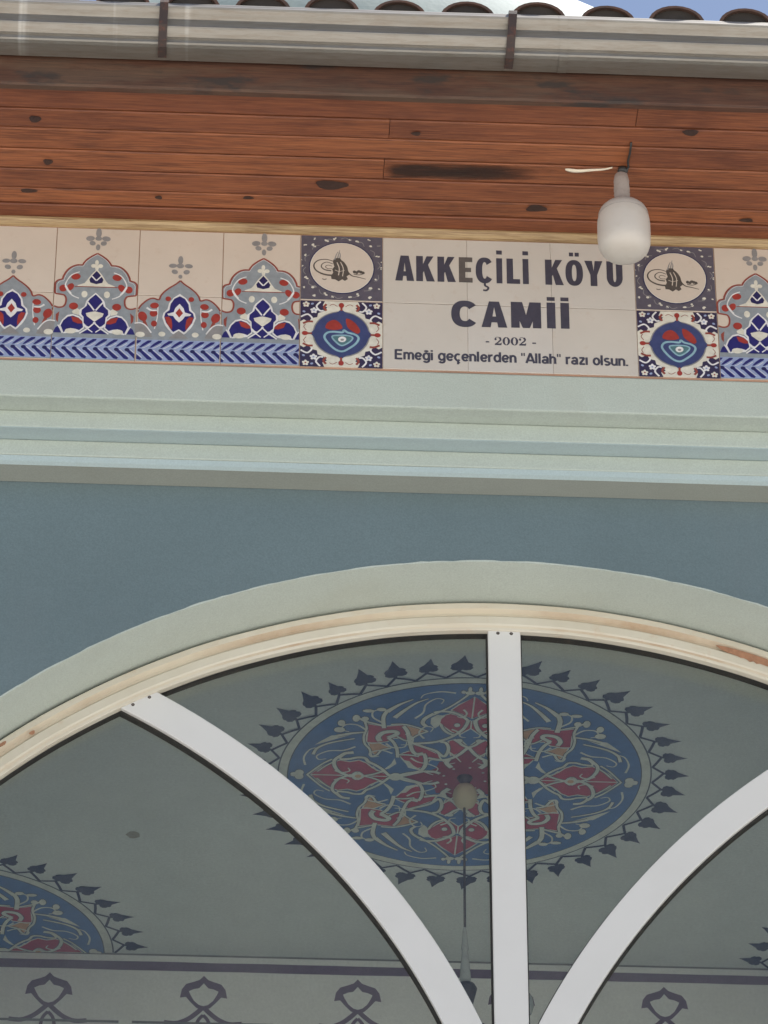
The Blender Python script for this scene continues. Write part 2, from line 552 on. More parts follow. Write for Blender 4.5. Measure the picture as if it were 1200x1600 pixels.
wall_skin(V, F, IN_Y, True)
b = len(V)
V += [(X0, WALL_Y, 0), (X0, IN_Y, 0), (X0, IN_Y, WALL_TOP), (X0, WALL_Y, WALL_TOP), (X1, WALL_Y, 0), (X1, IN_Y, 0), (X1, IN_Y, WALL_TOP), (X1, WALL_Y, WALL_TOP)]
F += [(b, b + 1, b + 2, b + 3), (b + 4, b + 5, b + 6, b + 7), (b + 3, b + 2, b + 6, b + 7)]
mesh('front_wall', V, F, 'blue_paint', porch)
# reveal of the arch, mint, its edge cut in unevenly by brush (2-4 mm over the corner)
for kb in (-1, 0, 1):
    V, F = [], []
    bx = ACX + BAY * kb
    path = [(bx - AR + 0.002, SILL)] + arch_pts(AR - 0.002, 300, bx) + [(bx + AR - 0.002, SILL)]
    for i, (x, z) in enumerate(path):
        w = 0.0008 + 0.0007 * math.sin(i * 0.9) + random.uniform(-0.0011, 0.0011)
        dx, dz = x - bx, max(0.0, z - ACZ)
        d = math.hypot(dx, dz) or 1
        V += [(x + dx / d * (0.003 + w), WALL_Y - 0.0015, z + dz / d * (0.003 + w)), (x, WALL_Y - 0.0018, z), (x, WALL_Y + 0.09, z), (x, IN_Y - 0.002, z)]
    for i in range(len(path) - 1):
        for j in range(3):
            a = i * 4 + j
            F.append((a, a + 1, a + 5, a + 4))
    mesh('arch_reveal', V, F, 'mint_paint_lit', porch, False)

# entablature behind the tiles and the stepped cornice under them
box_obj('entablature', X0, X1, 0.012, 0.45, 7.44, 8.0, 'hall_paint', porch)
CT = 7.535
box_obj('cornice_step', X0, X1, -0.004, 0.16, 7.4285, CT, 'mint_paint', porch, 0.004)
box_obj('cornice_step', X0, X1, 0.053, 0.17, 7.3795, 7.428, 'mint_paint', porch, 0.004)
box_obj('cornice_step', X0, X1, 0.103, 0.18, 7.3335, 7.379, 'mint_paint', porch, 0.004)
extrude_x('cornice_cove', [(0.105, 7.333), (0.109, 7.320), (0.118, 7.3145), (0.188, 7.3145), (0.188, 7.333)], X0, X1, ['pale_blue_paint', 'olive_tone'], porch, True, [0, 0, 1, 1, 1], 60, 0.0012)
for o_ in [c for c in porch.children if c.name.startswith('cornice_step')]:
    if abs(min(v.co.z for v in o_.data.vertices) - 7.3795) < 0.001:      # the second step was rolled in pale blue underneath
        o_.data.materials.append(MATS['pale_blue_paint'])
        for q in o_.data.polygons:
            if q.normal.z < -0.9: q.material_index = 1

# porch interior: ceiling, walls, floor
box_obj('ceiling', X0, X1, IN_Y + 0.001, BACK_Y, CEIL_Z, CEIL_Z + 0.15, 'ceiling_paint', porch)
ceiling = [c for c in porch.children if c.name.startswith('ceiling')][0]
box_obj('back_wall', X0, X1, BACK_Y, BACK_Y + 0.25, 0, CEIL_Z + 0.15, 'inner_wall_paint', porch)
back_wall = [c for c in porch.children if c.name.startswith('back_wall')][0]
box_obj('side_wall', X0, X0 + 0.2, IN_Y + 0.002, BACK_Y - 0.002, 0, CEIL_Z - 0.002, 'inner_wall_paint', porch)
box_obj('side_wall', X1 - 0.2, X1, IN_Y + 0.002, BACK_Y - 0.002, 0, CEIL_Z - 0.002, 'inner_wall_paint', porch)
box_obj('porch_floor', X0 + 0.2, X1 - 0.2, IN_Y + 0.002, BACK_Y - 0.002, 0.004, 0.15, 'floor_marble', porch)
# prayer hall behind the porch, kept below the line of sight over the eaves
box_obj('hall_block', X0, X1, BACK_Y + 0.26, BACK_Y + 6.5, 0, 8.6, 'hall_paint', porch)

# ================================================================== EAVES: planked soffit
SOF_Z = 7.965
eaves = empty('wooden_eaves', (0.4, -0.25, SOF_Z), 'red-brown varnished plank soffit under the eaves above the tile frieze', 'soffit')
def plank(name, x0, x1, y0, y1, mat, dz=0.0):
    g, c, t = 0.0030, 0.0026, 0.016
    z = SOF_Z + dz
    prof = [(y0 + g, z + c), (y0 + g + c * 0.8, z), (y1 - g - c * 0.8, z), (y1 - g, z + c), (y1 - g, z + t), (y0 + g, z + t)]
    return extrude_x(name, prof, x0, x1, mat, eaves)
rows = [0.010, -0.063, -0.122, -0.196, -0.271, -0.349, -0.4205, -0.5065]
joints = [[-0.9, 1.9], [0.55 - 1.6, 1.55], [-1.3, 2.2], [-0.75, 0.386, 2.0], [-1.1, 0.972, 2.3], [-0.95, 0.392, 1.8], [-0.6 - 0.9, 0.975, 2.4]]
plank_at = {}
for i in range(7):
    y1, y0 = rows[i], rows[i + 1]
    js = [X0] + sorted(joints[i]) + [X1]
    for k in range(len(js) - 1):
        o = plank('plank', js[k] + 0.0008, js[k + 1] - 0.0008, y0, y1, 'plank_wood', random.uniform(-0.0012, 0.0012))
        plank_at[(i, k)] = o
box_obj('soffit_backing', X0, X1, -0.52, 0.011, SOF_Z + 0.0172, SOF_Z + 0.03, 'stained_wood', eaves)
fas = [(-0.509, 7.948), (-0.514, 7.944), (-0.529, 7.944), (-0.534, 7.949), (-0.534, 8.10), (-0.509, 8.10)]
extrude_x('fascia_board', fas, X0, X1, 'fascia_wood', eaves, True, None, 60, 0.0012)
tr = [(0.0, 7.9665 - 0.006)] + [(-0.001 - 0.016 * math.sin(a * PI / 10), 7.9585 - 0.017 + 0.017 * (1 - math.cos(a * PI / 10)) - 0.0) for a in range(0, 6)]
tr = [(0.011, 7.963), (-0.016, 7.963), (-0.017, 7.957), (-0.013, 7.950), (-0.006, 7.945), (-0.001, 7.943), (0.011, 7.943)]
extrude_x('cornice_trim', tr, X0, X1, 'trim_wood', eaves, True, None, 60, 0.0008)
def knot(px, py, rx, ry, flat=False, row=None):
    # dark knot: slightly sunken-looking disc, a hair proud of the board face
    i = next(k for k in range(7) if rows[k] >= py > rows[k + 1])
    js = [X0] + sorted(joints[i]) + [X1]
    k = next(j for j in range(len(js) - 1) if js[j] <= px < js[j + 1])
    pn = Pen(lambda u, v, o: (u, v, SOF_Z - 0.0016 - o))
    n = 18
    pts = []
    for j in range(n):
        a = 2 * PI * j / n
        r = 1 + 0.12 * math.sin(3 * a + px * 9) + random.uniform(-0.06, 0.06)
        yy = ry * math.sin(a) * r
        if flat: yy = min(yy, ry * 0.35)
        pts.append((px + rx * math.cos(a) * r, py - yy if False else py + yy))
    pn.poly([(px + (q[0] - px) * 1.45, py + (q[1] - py) * 1.25) for q in pts], 'stained_wood', 0)
    pn.poly(pts, 'knot_wood', 1)
    pn.poly([(px + (q[0] - px) * 0.62, py + (q[1] - py) * 0.62) for q in pts], 'stained_wood', 2)
    pn.poly([(px + (q[0] - px) * 0.34, py + (q[1] - py) * 0.34) for q in pts], 'knot_wood', 3)
    pn.build('knot', plank_at[(i, k)])
knot(-0.4486, -0.384, 0.010, 0.010)
knot(-0.4207, -0.2258, 0.008, 0.009)
knot(0.2625, -0.172, 0.027, 0.014)
knot(0.7646, -0.106, 0.018, 0.010)
knot(1.108, -0.426 + 0.015, 0.013, 0.009)
knot(-0.469, -0.113, 0.014, 0.006)
knot(0.0628, -0.113, 0.009, 0.005)
knot(-0.1545, -0.103, 0.006, 0.006)
knot(0.4559, -0.3748, 0.008, 0.006)
knot(1.2814, -0.086, 0.012, 0.006)
# long dark water stain on the board that ends at the lamp: a wash with a ragged edge
m = bpy.data.materials.new('stain_wash')
m.use_nodes = True
nt = m.node_tree
p_ = nt.nodes['Principled BSDF']
p_.inputs['Base Color'].default_value = (0.022, 0.013, 0.011, 1)
p_.inputs['Roughness'].default_value = 0.6
n1 = noise(nt, coords(nt, (5, 30, 30)), 2.0, 6, 0.65)
at = nt.nodes.new('ShaderNodeAttribute')
at.attribute_name = 'wash'
f = mth(nt, 'MULTIPLY', ramp(nt, mth(nt, 'ADD', n1, mth(nt, 'SUBTRACT', at.outputs['Fac'], 0.62)), 0.34, 0.86), 0.72)
nt.links.new(f, p_.inputs['Alpha'])
MATS['stain_wash'] = m
def wash(x0, x1, yc, hw, parent, z, skew=0.0):
    V, F, W = [], [], []
    nx, ny = 40, 6
    for i in range(nx + 1):
        for j in range(ny + 1):
            t, q = i / nx, j / ny * 2 - 1
            V.append((x0 + (x1 - x0) * t, yc + skew * t + q * hw, z))
            W.append(min(1.0, 0.5 + 9 * t, 1.7 * (1 - t) + 0.12) * (1 - q ** 4))
    for i in range(nx):
        for j in range(ny):
            a = i * (ny + 1) + j
            F.append((a, a + ny + 1, a + ny + 2, a + 1))
    o = mesh('water_stain', V, F, 'stain_wash', parent)
    at_ = o.data.attributes.new('wash', 'FLOAT', 'POINT')
    for i, w in enumerate(W): at_.data[i].value = w
wash(0.388, 0.90, -0.232, 0.036, plank_at[(3, 2)], SOF_Z - 0.0017, -0.010)
# pale torn splinter hanging from the end of the stain
V, F = [], []
n = 12
for j in range(n + 1):
    t = j / n
    x = 0.822 + 0.112 * t
    w = 0.0085 * (1 - 0.8 * t) * min(1, 0.35 + t * 6) + 0.0006
    zc = SOF_Z - 0.004 - 0.010 * math.sin(t * PI) * (1 - 0.3 * t)
    yc = -0.262 - 0.014 * t + 0.002 * math.sin(t * 9)
    V += [(x, yc - w, zc), (x, yc, zc - 0.003), (x, yc + w, zc + 0.001), (x, yc, zc + 0.002)]
for j in range(n):
    for k in range(4):
        a, b = j * 4 + k, j * 4 + (k + 1) % 4
        F.append((a, b, b + 4, a + 4))
o = mesh('splinter', V, F, 'raw_wood', plank_at[(3, 2)], True)
tag(o, 'pale torn wood splinter beside the lamp')

# ================================================================== GUTTER
gut = empty('rain_gutter', (0.4, -0.58, 8.02), 'beige metal rain gutter running along the roof edge', 'gutter')
gp = [(-0.546, 8.130), (-0.546, 8.020), (-0.572, 8.0165), (-0.598, 8.0150), (-0.6065, 8.0175), (-0.6085, 8.0220), (-0.6075, 8.0330),
      (-0.6130, 8.0350), (-0.6200, 8.0410), (-0.6265, 8.0500), (-0.6285, 8.0545), (-0.6275, 8.0575), (-0.6215, 8.0690), (-0.6150, 8.0830), (-0.6135, 8.0900),
      (-0.6160, 8.0935), (-0.6240, 8.1000), (-0.6300, 8.1080), (-0.6318, 8.1125), (-0.6305, 8.1155), (-0.6260, 8.1215), (-0.6215, 8.1300), (-0.6175, 8.1350), (-0.6120, 8.1355),
      (-0.6095, 8.128), (-0.603, 8.03), (-0.596, 8.021), (-0.553, 8.026), (-0.550, 8.130)]
extrude_x('trough', gp, X0, X1, 'gutter_metal', gut, True, None, 70, 0.0016, False)
gm = bpy.data.objects[[c.name for c in gut.children][0]]
front = gp[2:26]
def bracket(x, lean):
    V, F = [], []
    outp = []
    for i, (y, z) in enumerate(front):     # strap lies over the mouldings, bridging the hollows
        outp.append((y, z))
    hull = [(-0.566, 8.013), (-0.604, 8.0125), (-0.617, 8.020), (-0.6235, 8.036), (-0.6335, 8.054), (-0.6335, 8.075), (-0.6355, 8.105), (-0.6355, 8.118), (-0.629, 8.133), (-0.618, 8.1405), (-0.608, 8.1395)]
    w, t = 0.0098, 0.003
    for i, (y, z) in enumerate(hull):
        a, b = hull[max(0, i - 1)], hull[min(len(hull) - 1, i + 1)]
        dy, dz = b[0] - a[0], b[1] - a[1]
        d = math.hypot(dy, dz)
        ny, nz = -dz / d, dy / d
        xx = x + lean * (z - 8.08)
        V += [(xx - w, y, z), (xx + w, y, z), (xx + w, y + ny * t, z + nz * t), (xx - w, y + ny * t, z + nz * t)]
    for i in range(len(hull) - 1):
        for k in range(4):
            a, b = i * 4 + k, i * 4 + (k + 1) % 4
            F.append((a, b, b + 4, a + 4))
    F += [(0, 1, 2, 3), tuple(len(V) - 4 + k for k in range(4))]
    mesh('bracket', V, F, 'strap_rust', gut)
for x, l in ((-0.971, 0.02), (-0.1495, 0.012), (0.6675, 0.07), (1.49, 0.03), (2.31, 0.0)): bracket(x, l)
# soldered seams in the trough
for x in (-1.35, 0.79, 2.9):
    sp = [(y - 0.0012 if y < -0.6 else y, z - 0.001 if z < 8.02 else z) for (y, z) in gp[1:24]]
    V, F = [], []
    for i, (y, z) in enumerate(sp): V += [(x - 0.010, y, z), (x + 0.010, y, z)]
    for i in range(len(sp) - 1): F.append((2 * i, 2 * i + 1, 2 * i + 3, 2 * i + 2))
    mesh('seam', V, F, 'gutter_metal', gut)

# ================================================================== ROOF
roof = empty('tiled_roof', (0.4, -0.5, 8.1), 'dark clay barrel-tile roof edge just above the gutter', 'roof')
SL = math.tan(R(17))
extrude_x('roof_deck', [(-0.54, 8.105), (-0.54, 8.120), (2.75, 8.120 + 3.29 * SL), (2.75, 8.105 + 3.29 * SL)], X0, X1, 'stained_wood', roof)
def roof_tile(x, y0, length, r, jit):
    V, F = [], []
    n = 12
    zb = 8.136
    for e, (yy, rr) in enumerate(((y0, r), (y0 + length, r * 0.93))):
        z = zb + (yy + 0.60) * SL + jit
        for lay, q in enumerate((rr, rr - 0.008)):
            for i in range(n + 1):
                a = PI * i / n
                V.append((x + q * math.cos(a) * 1.0, yy, z + q * math.sin(a) * 0.80))
    k = n + 1
    for i in range(n):
        F.append((i, i + 1, 2 * k + i + 1, 2 * k + i))                       # outer
        F.append((k + i, k + i + 1, 3 * k + i + 1, 3 * k + i))               # inner
        F.append((i, i + 1, k + i + 1, k + i))                               # front rim
    o = mesh('roof_tile', V, F, 'roof_clay', roof, False)
    # mortar packed into the end
    V, F = [], []
    z = zb + (y0 + 0.60) * SL + jit
    for yy in (y0 + 0.014, y0 + 0.20):
        for i in range(n + 1):
            a = PI * i / n
            V.append((x + (r - 0.0075) * math.cos(a), yy, z + (yy - y0) * SL + (r - 0.0075) * math.sin(a) * 0.80))
    F.append(tuple(range(k)))
    mesh('mortar_fill', V[:k], F, 'dark_mortar', o)
tx = 0.728 - 0.1635 * 41
i = 0
while tx < X1 - 0.1:
    roof_tile(tx, -0.603 + random.uniform(-0.006, 0.006), 0.42, 0.0655 + random.uniform(-0.002, 0.002), random.uniform(-0.003, 0.003))
    tx += 0.1635 + random.uniform(-0.004, 0.004)
# dome on its drum over the hall, only a sliver shows over the gutter
DX = 0.57
dome = empty('dome', (DX, 5.25, 8.6), 'pale green dome glimpsed between the roof tiles above the gutter', 'dome')
pr = [(2.27, 10.55)] + [(2.25 * math.cos(a * PI / 40), 10.58 + 2.25 * math.sin(a * PI / 40)) for a in range(0, 21)]
pr[-1] = (0.001, pr[-1][1])
lathe('shell', pr, DX, 5.25, 'dome_paint', dome, 64)
lathe('drum', [(2.30, 8.601), (2.30, 10.40), (2.40, 10.42), (2.40, 10.548), (2.31, 10.549)], DX, 5.25, 'hall_paint', dome, 64, False)

# ================================================================== TILE FRIEZE
TB, TH = 7.540, 0.1985
frieze = empty('tile_frieze', (0.0, -0.002, TB), 'painted ceramic tile frieze with crest, medallion and herringbone patterns below the soffit', 'tile frieze')
box_obj('mortar_bed', -2.0, 2.8085, -0.0010, 0.0115, TB - 0.004, 7.9425, 'grout', frieze)
def wall_tile(name, x0, x1, z0, z1, mat, parent, gx=0.0008):
    g = 0.0009
    bm = bmesh.new()
    vs = box(bm, x0 + gx, x1 - gx, -0.0040 , 0.004, z0 + g, z1 - g)
    bmesh.ops.bevel(bm, geom=[e for e in bm.edges if all(v.co.y < 0 for v in e.verts)], offset=0.0008, segments=1, affect='EDGES')
    return from_bm(name, bm, mat, parent)
def on_wall(cx, cz, sx=1.0):
    return lambda u, v, o: (cx + u * sx, -0.0041 - o, cz + v)

def herringbone(p, ph=0.0):
    # band at the foot of each crest tile
    p.poly([(-0.0995, 0.001), (0.0995, 0.001), (0.0995, 0.077), (-0.0995, 0.077)], 'ink_grey', 0)
    p.poly([(-0.0995, 0.003), (0.0995, 0.003), (0.0995, 0.0655), (-0.0995, 0.0655)], 'ink_lilac', 1)
    cl = p.clip
    p.clip = (max(-0.0992, cl[0]) if cl else -0.0992, min(0.0992, cl[1]) if cl else 0.0992)
    for k in range(-2, 9):
        x = -0.0985 + k * 0.0252 + ph
        p.poly([(x + 0.0005, 0.0415), (x + 0.0055, 0.0412), (x + 0.0130, 0.0462), (x + 0.0290, 0.0580), (x + 0.0310, 0.0630), (x + 0.0215, 0.0625), (x + 0.0100, 0.0530)], 'ink_navy', 2)
        p.ell(x + 0.0030, 0.0330, 0.0058, 0.0052, 'ink_deep', 3)
        p.poly([(x - 0.0010, 0.0325), (x + 0.0065, 0.0350), (x + 0.0190, 0.0225), (x + 0.0330, 0.0085), (x + 0.0300, 0.0042), (x + 0.0215, 0.0060), (x + 0.0100, 0.0200)], 'ink_navy', 2)
        p.stroke([(x + 0.0090, 0.0400), (x + 0.0150, 0.0420), (x + 0.0280, 0.0520)], 0.0014, 'ink_white', 3)
        p.stroke([(x + 0.0105, 0.0340), (x + 0.0200, 0.0245), (x + 0.0340, 0.0105)], 0.0014, 'ink_white', 3)
    p.clip = cl

def za(x, y):
    return ((x - (577 - (y - 30) * 0.0576)) / 490 * 0.1, (1545 - y) / 1515 * 0.4)
def zb(x, y):
    return ((x - (612 - (y - 100) * 0.048)) / 527 * 0.1, (1400 - y) / 1629 * 0.4)
def zm(x, y):
    return ((x - (518 - (y - 30) * 0.026)) / 465 * 0.1, (1545 - y) / 1510 * 0.4)
A = lambda L: [za(*q) for q in L]
B = lambda L: [zb(*q) for q in L]
def axis(L):
    L = list(L)
    L[0] = (0.0, L[0][1]); L[-1] = (0.0, L[-1][1])
    return L
def ellA(p, x, y, rx, ry, m, l, rot=0.0, f=za, s=490, t=1515, both=True):
    u, v = f(x, y)
    rx, ry = rx / s * 0.1, ry / t * 0.4
    p.ell(u, v, rx, ry, m, l, rot)
    if both: p.ell(-u, v, rx, ry, m, l, -rot)

def crest_large(cx, clip=None):
    p = Pen(on_wall(cx, TB), clip)
    herringbone(p)
    out = A([(565, 325), (500, 355), (435, 398), (395, 440), (380, 462), (315, 466), (250, 490), (190, 540), (152, 600), (140, 632), (88, 648), (42, 682), (22, 722), (28, 772), (62, 800),
             (130, 810), (165, 822), (183, 862), (172, 920), (140, 952), (85, 958), (34, 944)])
    out[0] = (0.0, out[0][1])
    out = [(max(-0.0985, u), v) for u, v in out]
    so = smooth_pts(out, False, 3)
    body = so + [(-0.0985, za(0, 1255)[1])]
    full = body + [(-u, v) for u, v in reversed(body)]
    p.poly(full, 'ink_grey', 0)
    for s in (1, -1):
        p.stroke([(u * s, v) for u, v in out], 0.0042, 'ink_edge', 2)
        p.stroke([(u * s * 0.955, v - 0.0035) for u, v in out[:15]], 0.0010, 'ink_white', 1)
    # star
    ellA(p, 577, 85, 34, 58, 'ink_star', 1, both=False)
    ellA(p, 475, 150, 52, 30, 'ink_star', 1, 0.15)
    ellA(p, 500, 205, 38, 26, 'ink_star', 1, -0.5)
    ellA(p, 565, 252, 26, 36, 'ink_star', 1, both=False)
    ellA(p, 573, 150, 40, 26, 'ink_star', 2, both=False)
    # small quatrefoil
    for x, y in ((550, 432), (550, 492)): ellA(p, x, y, 22, 32, 'ink_cream', 1, both=False)
    ellA(p, 512, 470, 32, 22, 'ink_cream', 1)
    # drop with chevron on a pale base
    p.sym(axis(A([(545, 505), (480, 575), (430, 640), (400, 672), (318, 700), (325, 716), (540, 716)])), 'ink_cream', 1)
    p.sym(axis(A([(545, 528), (500, 575), (458, 630), (470, 665), (540, 682)])), 'ink_deep', 3, sm=False)
    p.both(p.stroke, A([(488, 590), (540, 642)]), 0.0034, 'ink_white', 4)
    p.stroke([(-0.052, za(0, 714)[1]), (0.052, za(0, 714)[1])], 0.0022, 'ink_edge', 3, sm=False)
    for x, y, rx, ry, rot in ((300, 600, 56, 36, 0.25), (148, 738, 46, 40, 0), (232, 722, 40, 46, -0.5), (270, 940, 54, 40, 0.1)):
        ellA(p, x, y, rx, ry, 'ink_red', 2, rot)
    p.both(p.stroke, A([(345, 545), (255, 580), (195, 650), (176, 712), (212, 775), (262, 822), (335, 850)]), 0.0030, 'ink_white', 3)
    p.both(p.stroke, A([(178, 712), (205, 760), (240, 800)]), 0.0052, 'ink_white', 3)
    ellA(p, 400, 800, 36, 38, 'ink_cream', 1)
    # navy palmette
    p.sym(axis(A([(515, 780), (445, 850), (420, 880), (400, 940), (340, 980), (335, 1040), (370, 1070), (360, 1150), (420, 1190), (500, 1200)])), 'ink_white', 2)
    p.sym(axis(A([(518, 800), (462, 858), (438, 892), (425, 935), (368, 980), (360, 1032), (388, 1062), (388, 1132), (425, 1165), (500, 1190)])), 'ink_navy', 3)
    p.both(p.stroke, A([(430, 885), (470, 930), (513, 985)]), 0.0040, 'ink_white', 4, sm=False)
    p.sym(axis(A([(508, 995), (470, 1005), (414, 1018), (425, 1052), (465, 1080), (508, 1115)])), 'ink_cream', 4)
    # side domes
    p.both(p.poly, A([(100, 1165), (135, 1100), (195, 1045), (262, 1032), (335, 1055), (385, 1100), (392, 1190), (330, 1235), (150, 1255)]), 'ink_white', 2)
    p.both(p.poly, A([(118, 1165), (150, 1108), (202, 1064), (262, 1050), (328, 1072), (372, 1110), (382, 1180), (335, 1215), (290, 1200), (230, 1192), (180, 1222), (150, 1245)]), 'ink_navy', 3)
    p.both(p.poly, A([(240, 1060), (320, 1072), (370, 1110), (375, 1138), (320, 1140), (262, 1118)]), 'ink_red', 4)
    ellA(p, 232, 1226, 66, 30, 'ink_cream', 4)
    p.both(p.poly, A([(25, 1248), (55, 1192), (88, 1168), (122, 1248)]), 'ink_navy', 3)
    p.both(p.stroke, A([(85, 1160), (110, 1200), (138, 1252)]), 0.0032, 'ink_white', 4)
    # interlace at the foot
    p.sym(axis(A([(495, 1130), (440, 1190), (350, 1252), (490, 1252)])), 'ink_navy', 4)
    p.both(p.stroke, A([(525, 1120), (440, 1190), (335, 1252)]), 0.0036, 'ink_white', 5, sm=False)
    p.both(p.stroke, A([(430, 1195), (490, 1235)]), 0.0030, 'ink_white', 5, sm=False)
    p.both(p.poly, A([(250, 1000), (310, 960), (345, 985), (330, 1040), (262, 1025)]), 'ink_cream', 1)
    p.both(p.poly, A([(60, 1040), (105, 1005), (92, 1060), (85, 1130), (60, 1100)]), 'ink_edge', 2)
    p.build('crest_print', frieze)

def crest_small(cx, clip=None):
    p = Pen(on_wall(cx, TB), clip)
    herringbone(p, 0.004)
    e = lambda x, y, rx, ry, m, l, rot=0.0, both=True: ellA(p, x, y, rx, ry, m, l, rot, zb, 527, 1629, both)
    out = B([(600, 395), (545, 438), (462, 488), (392, 540), (348, 590), (320, 640), (252, 624), (190, 640), (132, 680), (88, 722), (50, 760)])
    out[0] = (0.0, out[0][1])
    out = [(max(-0.0985, u), v) for u, v in out]
    so = smooth_pts(out, False, 3)
    body = so + [(-0.0985, zb(0, 770)[1]), (-0.0985, zb(0, 1130)[1])]
    p.poly(body + [(-u, v) for u, v in reversed(body)], 'ink_grey', 0)
    for s in (1, -1):
        p.stroke([(u * s, v) for u, v in out], 0.0040, 'ink_edge', 2)
        p.stroke([(-0.0985 * s, zb(0, 775)[1]), (-0.0985 * s, zb(0, 800)[1])], 0.002, 'ink_edge', 2, sm=False)
    e(605, 140, 33, 54, 'ink_star', 1, both=False)
    e(505, 212, 52, 27, 'ink_star', 1, 0.1)
    e(527, 287, 42, 28, 'ink_star', 1, -0.55)
    e(598, 346, 26, 26, 'ink_star', 1, both=False)
    e(600, 212, 48, 30, 'ink_star', 2, both=False)
    for x, y, rx, ry, rot in ((440, 626, 36, 30, 0), (265, 714, 56, 36, 0.2), (252, 812, 50, 40, -0.3), (256, 936, 38, 38, 0), (112, 850, 56, 60, 0.3)):
        e(x, y, rx, ry, 'ink_red', 2, rot)
    p.both(p.poly, B([(110, 900), (150, 900), (180, 975), (120, 940)]), 'ink_edge', 2)
    p.both(p.stroke, B([(165, 742), (222, 774), (296, 772)]), (0.0055, 0.0035), 'ink_white', 3)
    p.both(p.stroke, B([(310, 690), (300, 850), (262, 1000)]), 0.0024, 'ink_white', 1)
    p.sym(axis(B([(583, 560), (510, 610), (450, 680), (430, 752), (378, 800), (362, 858), (385, 925), (470, 1040), (500, 1060), (565, 1025)])), 'ink_white', 2)
    p.sym(axis(B([(583, 590), (520, 622), (470, 690), (455, 765), (402, 802), (386, 850), (408, 918), (478, 1016), (500, 1034), (565, 998)])), 'ink_navy', 3)
    p.both(p.poly, B([(392, 852), (445, 845), (480, 880), (488, 960), (480, 1010), (420, 930)]), 'ink_red', 4)
    p.both(p.stroke, B([(395, 930), (430, 985), (495, 1045)]), 0.0036, 'ink_white', 5)
    p.sym(axis(B([(575, 685), (528, 740), (508, 790), (425, 812), (440, 832), (500, 838), (530, 880), (567, 915)])), 'ink_white', 4)
    p.sym(axis(B([(570, 742), (530, 800), (568, 856)])), 'ink_red', 5)
    e(355, 1062, 44, 30, 'ink_cream', 2)
    p.sym(axis(B([(560, 1015), (500, 1060), (440, 1110), (560, 1112)])), 'ink_star', 3)
    p.both(p.poly, B([(10, 945), (85, 940), (150, 970), (210, 1040), (235, 1100), (20, 1110)]), 'ink_star', 1)
    p.both(p.stroke, B([(10, 938), (85, 932), (152, 965), (220, 1050)]), 0.0034, 'ink_white', 3)
    e(80, 1075, 60, 34, 'ink_cream', 3)
    p.build('crest_print', frieze)

def flower(p, u, v, r, m, c, l, n=5):
    for k in range(n):
        a = 2 * PI * k / n + 0.3
        p.ell(u + r * 0.62 * math.cos(a), v + r * 0.62 * math.sin(a), r * 0.5, r * 0.42, m, l, a, 8)
    p.ell(u, v, r * 0.3, r * 0.3, c, l + 1, 0, 8)

